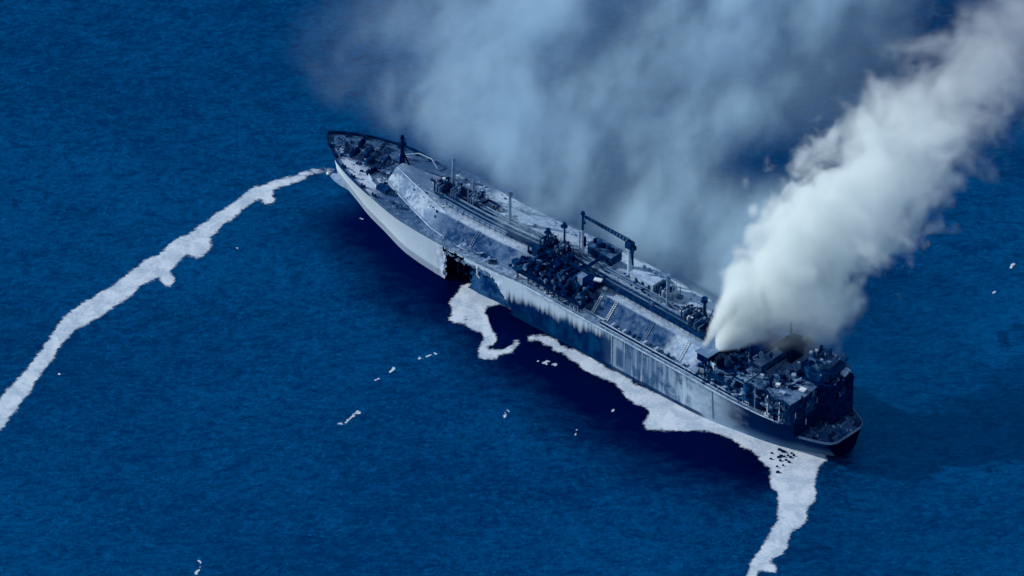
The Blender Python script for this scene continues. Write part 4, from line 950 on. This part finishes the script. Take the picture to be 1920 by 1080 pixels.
SRC = (80.0, -88.5, 35.0)
AX = Vector((129.0, 172.0, 0)).normalized(); SD = Vector((AX.y, -AX.x, 0))        # along the wind, to its right
def plume(n, pos):
    x, y, z = n.sep(pos)
    dx, dy = n.sub(x, SRC[0]), n.sub(y, SRC[1])
    t = n.add(n.mul(dx, AX.x), n.mul(dy, AX.y)); s = n.add(n.mul(dx, SD.x), n.mul(dy, SD.y))
    tt = n.mx(t, 0.0)
    # centre line: swings a little right, climbs and levels out
    cs = n.add(n.mul(n.m('SINE', n.mul(tt, 0.0146)), 9.5), n.mul(tt, -0.004))
    cz = n.add(SRC[2], n.mul(46.0, n.sub(1.0, n.m('EXPONENT', n.mul(tt, -0.012)))))
    R = n.add(1.2, n.mul(27.0, n.sub(1.0, n.m('EXPONENT', n.mul(tt, -0.037)))))
    big = n.noise(pos, 0.028, 2.0, 0.5, color=True)
    w = n.vadd(pos, n.vmul(big, 26.0))
    b1 = n.noise(w, 0.055, 2.0, 0.5); b2 = n.noise(w, 0.10, 6.0, 0.60, 0.4)
    ds, dz = n.sub(s, cs), n.mul(n.sub(z, cz), 1.1)
    r = n.div(n.m('SQRT', n.add(n.mul(ds, ds), n.mul(dz, dz))), R)
    amp = n.ss(tt, 0.0, 60.0, 0.25, 1.0)
    e = n.add(n.sub(1.0, r), n.mul(amp, n.add(n.mul(n.sub(b1, 0.5), 2.1), n.mul(n.sub(b2, 0.5), 1.9))))
    hard = n.ss(tt, 60.0, 190.0, 0.26, 1.0)
    d = n.ss(n.div(e, hard), 0.0, 1.0)
    fall = n.add(n.mul(0.17, n.m('EXPONENT', n.mul(tt, -0.0115))), n.mul(1.6, n.m('EXPONENT', n.mul(tt, -0.16))))
    gate = n.ss(t, -1.0, 2.0)
    # lower skirt clinging round the deckhouse
    kx, ky, kz = n.sub(x, 112.0), n.sub(y, -74.0), n.sub(z, 43.0)
    q = n.m('SQRT', n.add(n.add(n.mul(n.div(kx, 25.0), n.div(kx, 25.0)), n.mul(n.div(ky, 19.0), n.div(ky, 19.0))), n.mul(n.div(kz, 18.0), n.div(kz, 18.0))))
    e2 = n.add(n.sub(1.0, q), n.add(n.mul(n.sub(b1, 0.5), 1.6), n.mul(n.sub(b2, 0.5), 1.0)))
    sk = n.mul(n.ss(e2, 0.0, 0.8), 0.095)
    # second thin jet from the forward corner
    jx, jy, jz = n.sub(x, 74.5), n.sub(y, -85.5), n.sub(z, 33.5)
    jt = n.add(n.add(n.mul(jx, 0.50), n.mul(jy, 0.52)), n.mul(jz, 0.69))
    px, py, pz = n.sub(jx, n.mul(jt, 0.50)), n.sub(jy, n.mul(jt, 0.52)), n.sub(jz, n.mul(jt, 0.69))
    jr = n.div(n.m('SQRT', n.add(n.add(n.mul(px, px), n.mul(py, py)), n.mul(pz, pz))), n.add(0.9, n.mul(n.mx(jt, 0.0), 0.23)))
    jet = n.mul(n.ss(n.add(n.sub(1.0, jr), n.mul(n.sub(b2, 0.5), 1.2)), 0.0, 0.5), n.mul(n.ss(jt, -0.5, 1.0), n.ss(jt, 12.0, 30.0, 0.55, 0.0)))
    return n.add(n.add(n.mul(n.mul(d, fall), gate), n.mul(sk, n.ss(x, 80.0, 88.0))), jet)
pl = volume_thing('smoke_plume', (66.0, -116.0, 20.0), (232.0, 100.0, 118.0), 0.85, plume, smoke_material('white_smoke', (0.92, 0.975, 0.975), 1.0, 0.0))
tag(pl, 'dense white smoke plume streaming from the burnt deckhouse to upper right', 'smoke')

def veil(n, pos):
    x, y, z = n.sep(pos)
    u = n.add(n.mul(n.sub(x, SHIP_O[0]), SHIP_F[0]), n.mul(n.sub(y, SHIP_O[1]), SHIP_F[1]))
    w = n.add(n.mul(n.sub(x, SHIP_O[0]), SHIP_P[0]), n.mul(n.sub(y, SHIP_O[1]), SHIP_P[1]))
    k = n.sub(y, 40.0)
    xs_ = n.sub(x, n.mul(y, 0.42))                                     # streaks lean downwind to the right
    wob = n.vmul(n.noise(pos, 0.012, 3.0, 0.55, color=True), 60.0)
    st = n.noise(n.vscale(n.vadd(n.xyz(xs_, y, z), wob), (0.026, 0.014, 0.012)), 1.0, 6.0, 0.62, 0.6)
    fi = n.noise(n.vscale(n.xyz(xs_, y, z), (0.09, 0.05, 0.06)), 1.0, 5.0, 0.65, 0.8)
    den = n.ss(n.add(st, n.mul(n.sub(fi, 0.5), 0.55)), 0.41, 0.70)
    lx = n.add(x, n.mul(n.sub(fi, 0.5), 40.0))
    left = n.add(n.mul(n.ss(lx, -104.0, -66.0), 0.45), n.mul(n.ss(lx, -62.0, 2.0), 0.55))
    right = n.ss(n.add(n.sub(x, n.mul(y, 0.25)), n.mul(n.sub(fi, 0.5), 40.0)), 84.0, 132.0, 1.0, 0.0)
    far = n.mul(n.ss(w, -28.0, -17.0, 1.0, 0.0), n.ss(u, 350.0, 262.0))
    near = n.mul(n.mul(n.ss(n.add(n.sub(x, 96.0), n.mul(y, -0.55)), -60.0, 10.0), n.ss(n.add(x, n.mul(y, -0.5)), 108.0, 135.0, 1.0, 0.0)), n.ss(y, 18.0, 50.0, 1.0, 0.0))
    gapx, gapy = n.div(n.sub(x, 106.0), 27.0), n.div(n.sub(y, 50.0), 22.0)
    gap = n.ss(n.add(n.add(n.mul(gapx, gapx), n.mul(gapy, gapy)), n.mul(n.sub(fi, 0.5), 1.2)), 0.4, 2.0)
    gap = n.mul(gap, n.ss(n.add(n.m('ABSOLUTE', n.sub(n.sub(x, 12.0), n.mul(n.sub(y, 60.0), 0.3))), n.mul(n.sub(fi, 0.5), 20.0)), 1.0, 16.0, 0.7, 1.0))
    body = n.mul(n.mx(n.mul(left, right), n.mul(near, 1.0)), gap)
    prof = n.mul(n.ss(z, 6.0, 14.0), n.ss(n.add(z, n.mul(n.sub(fi, 0.5), 18.0)), 24.0, 44.0, 1.0, 0.0))
    qx, qy, qz = n.div(n.sub(x, 6.0), 15.0), n.div(n.sub(y, 6.0), 14.0), n.div(n.sub(z, 27.0), 13.0)      # wisps rising from the holed side
    wr = n.add(n.add(n.mul(qx, qx), n.mul(qy, qy)), n.mul(qz, qz))
    wisp = n.mul(n.ss(n.add(wr, n.mul(n.sub(fi, 0.5), 1.6)), 0.25, 1.1, 0.032, 0.0), n.ss(fi, 0.40, 0.62))
    return n.add(wisp, n.mul(n.mul(body, far), n.mul(prof, n.add(0.006, n.mul(den, 0.042)))))
vl = volume_thing('smoke_veil', (-118.0, -60.0, 4.0), (235.0, 330.0, 50.0), 1.8, veil, smoke_material('thin_blue_smoke', (0.66, 0.88, 0.985), 1.0, 0.0))
tag(vl, 'thin pale smoke veil drifting over the sea behind the ship', 'smoke')
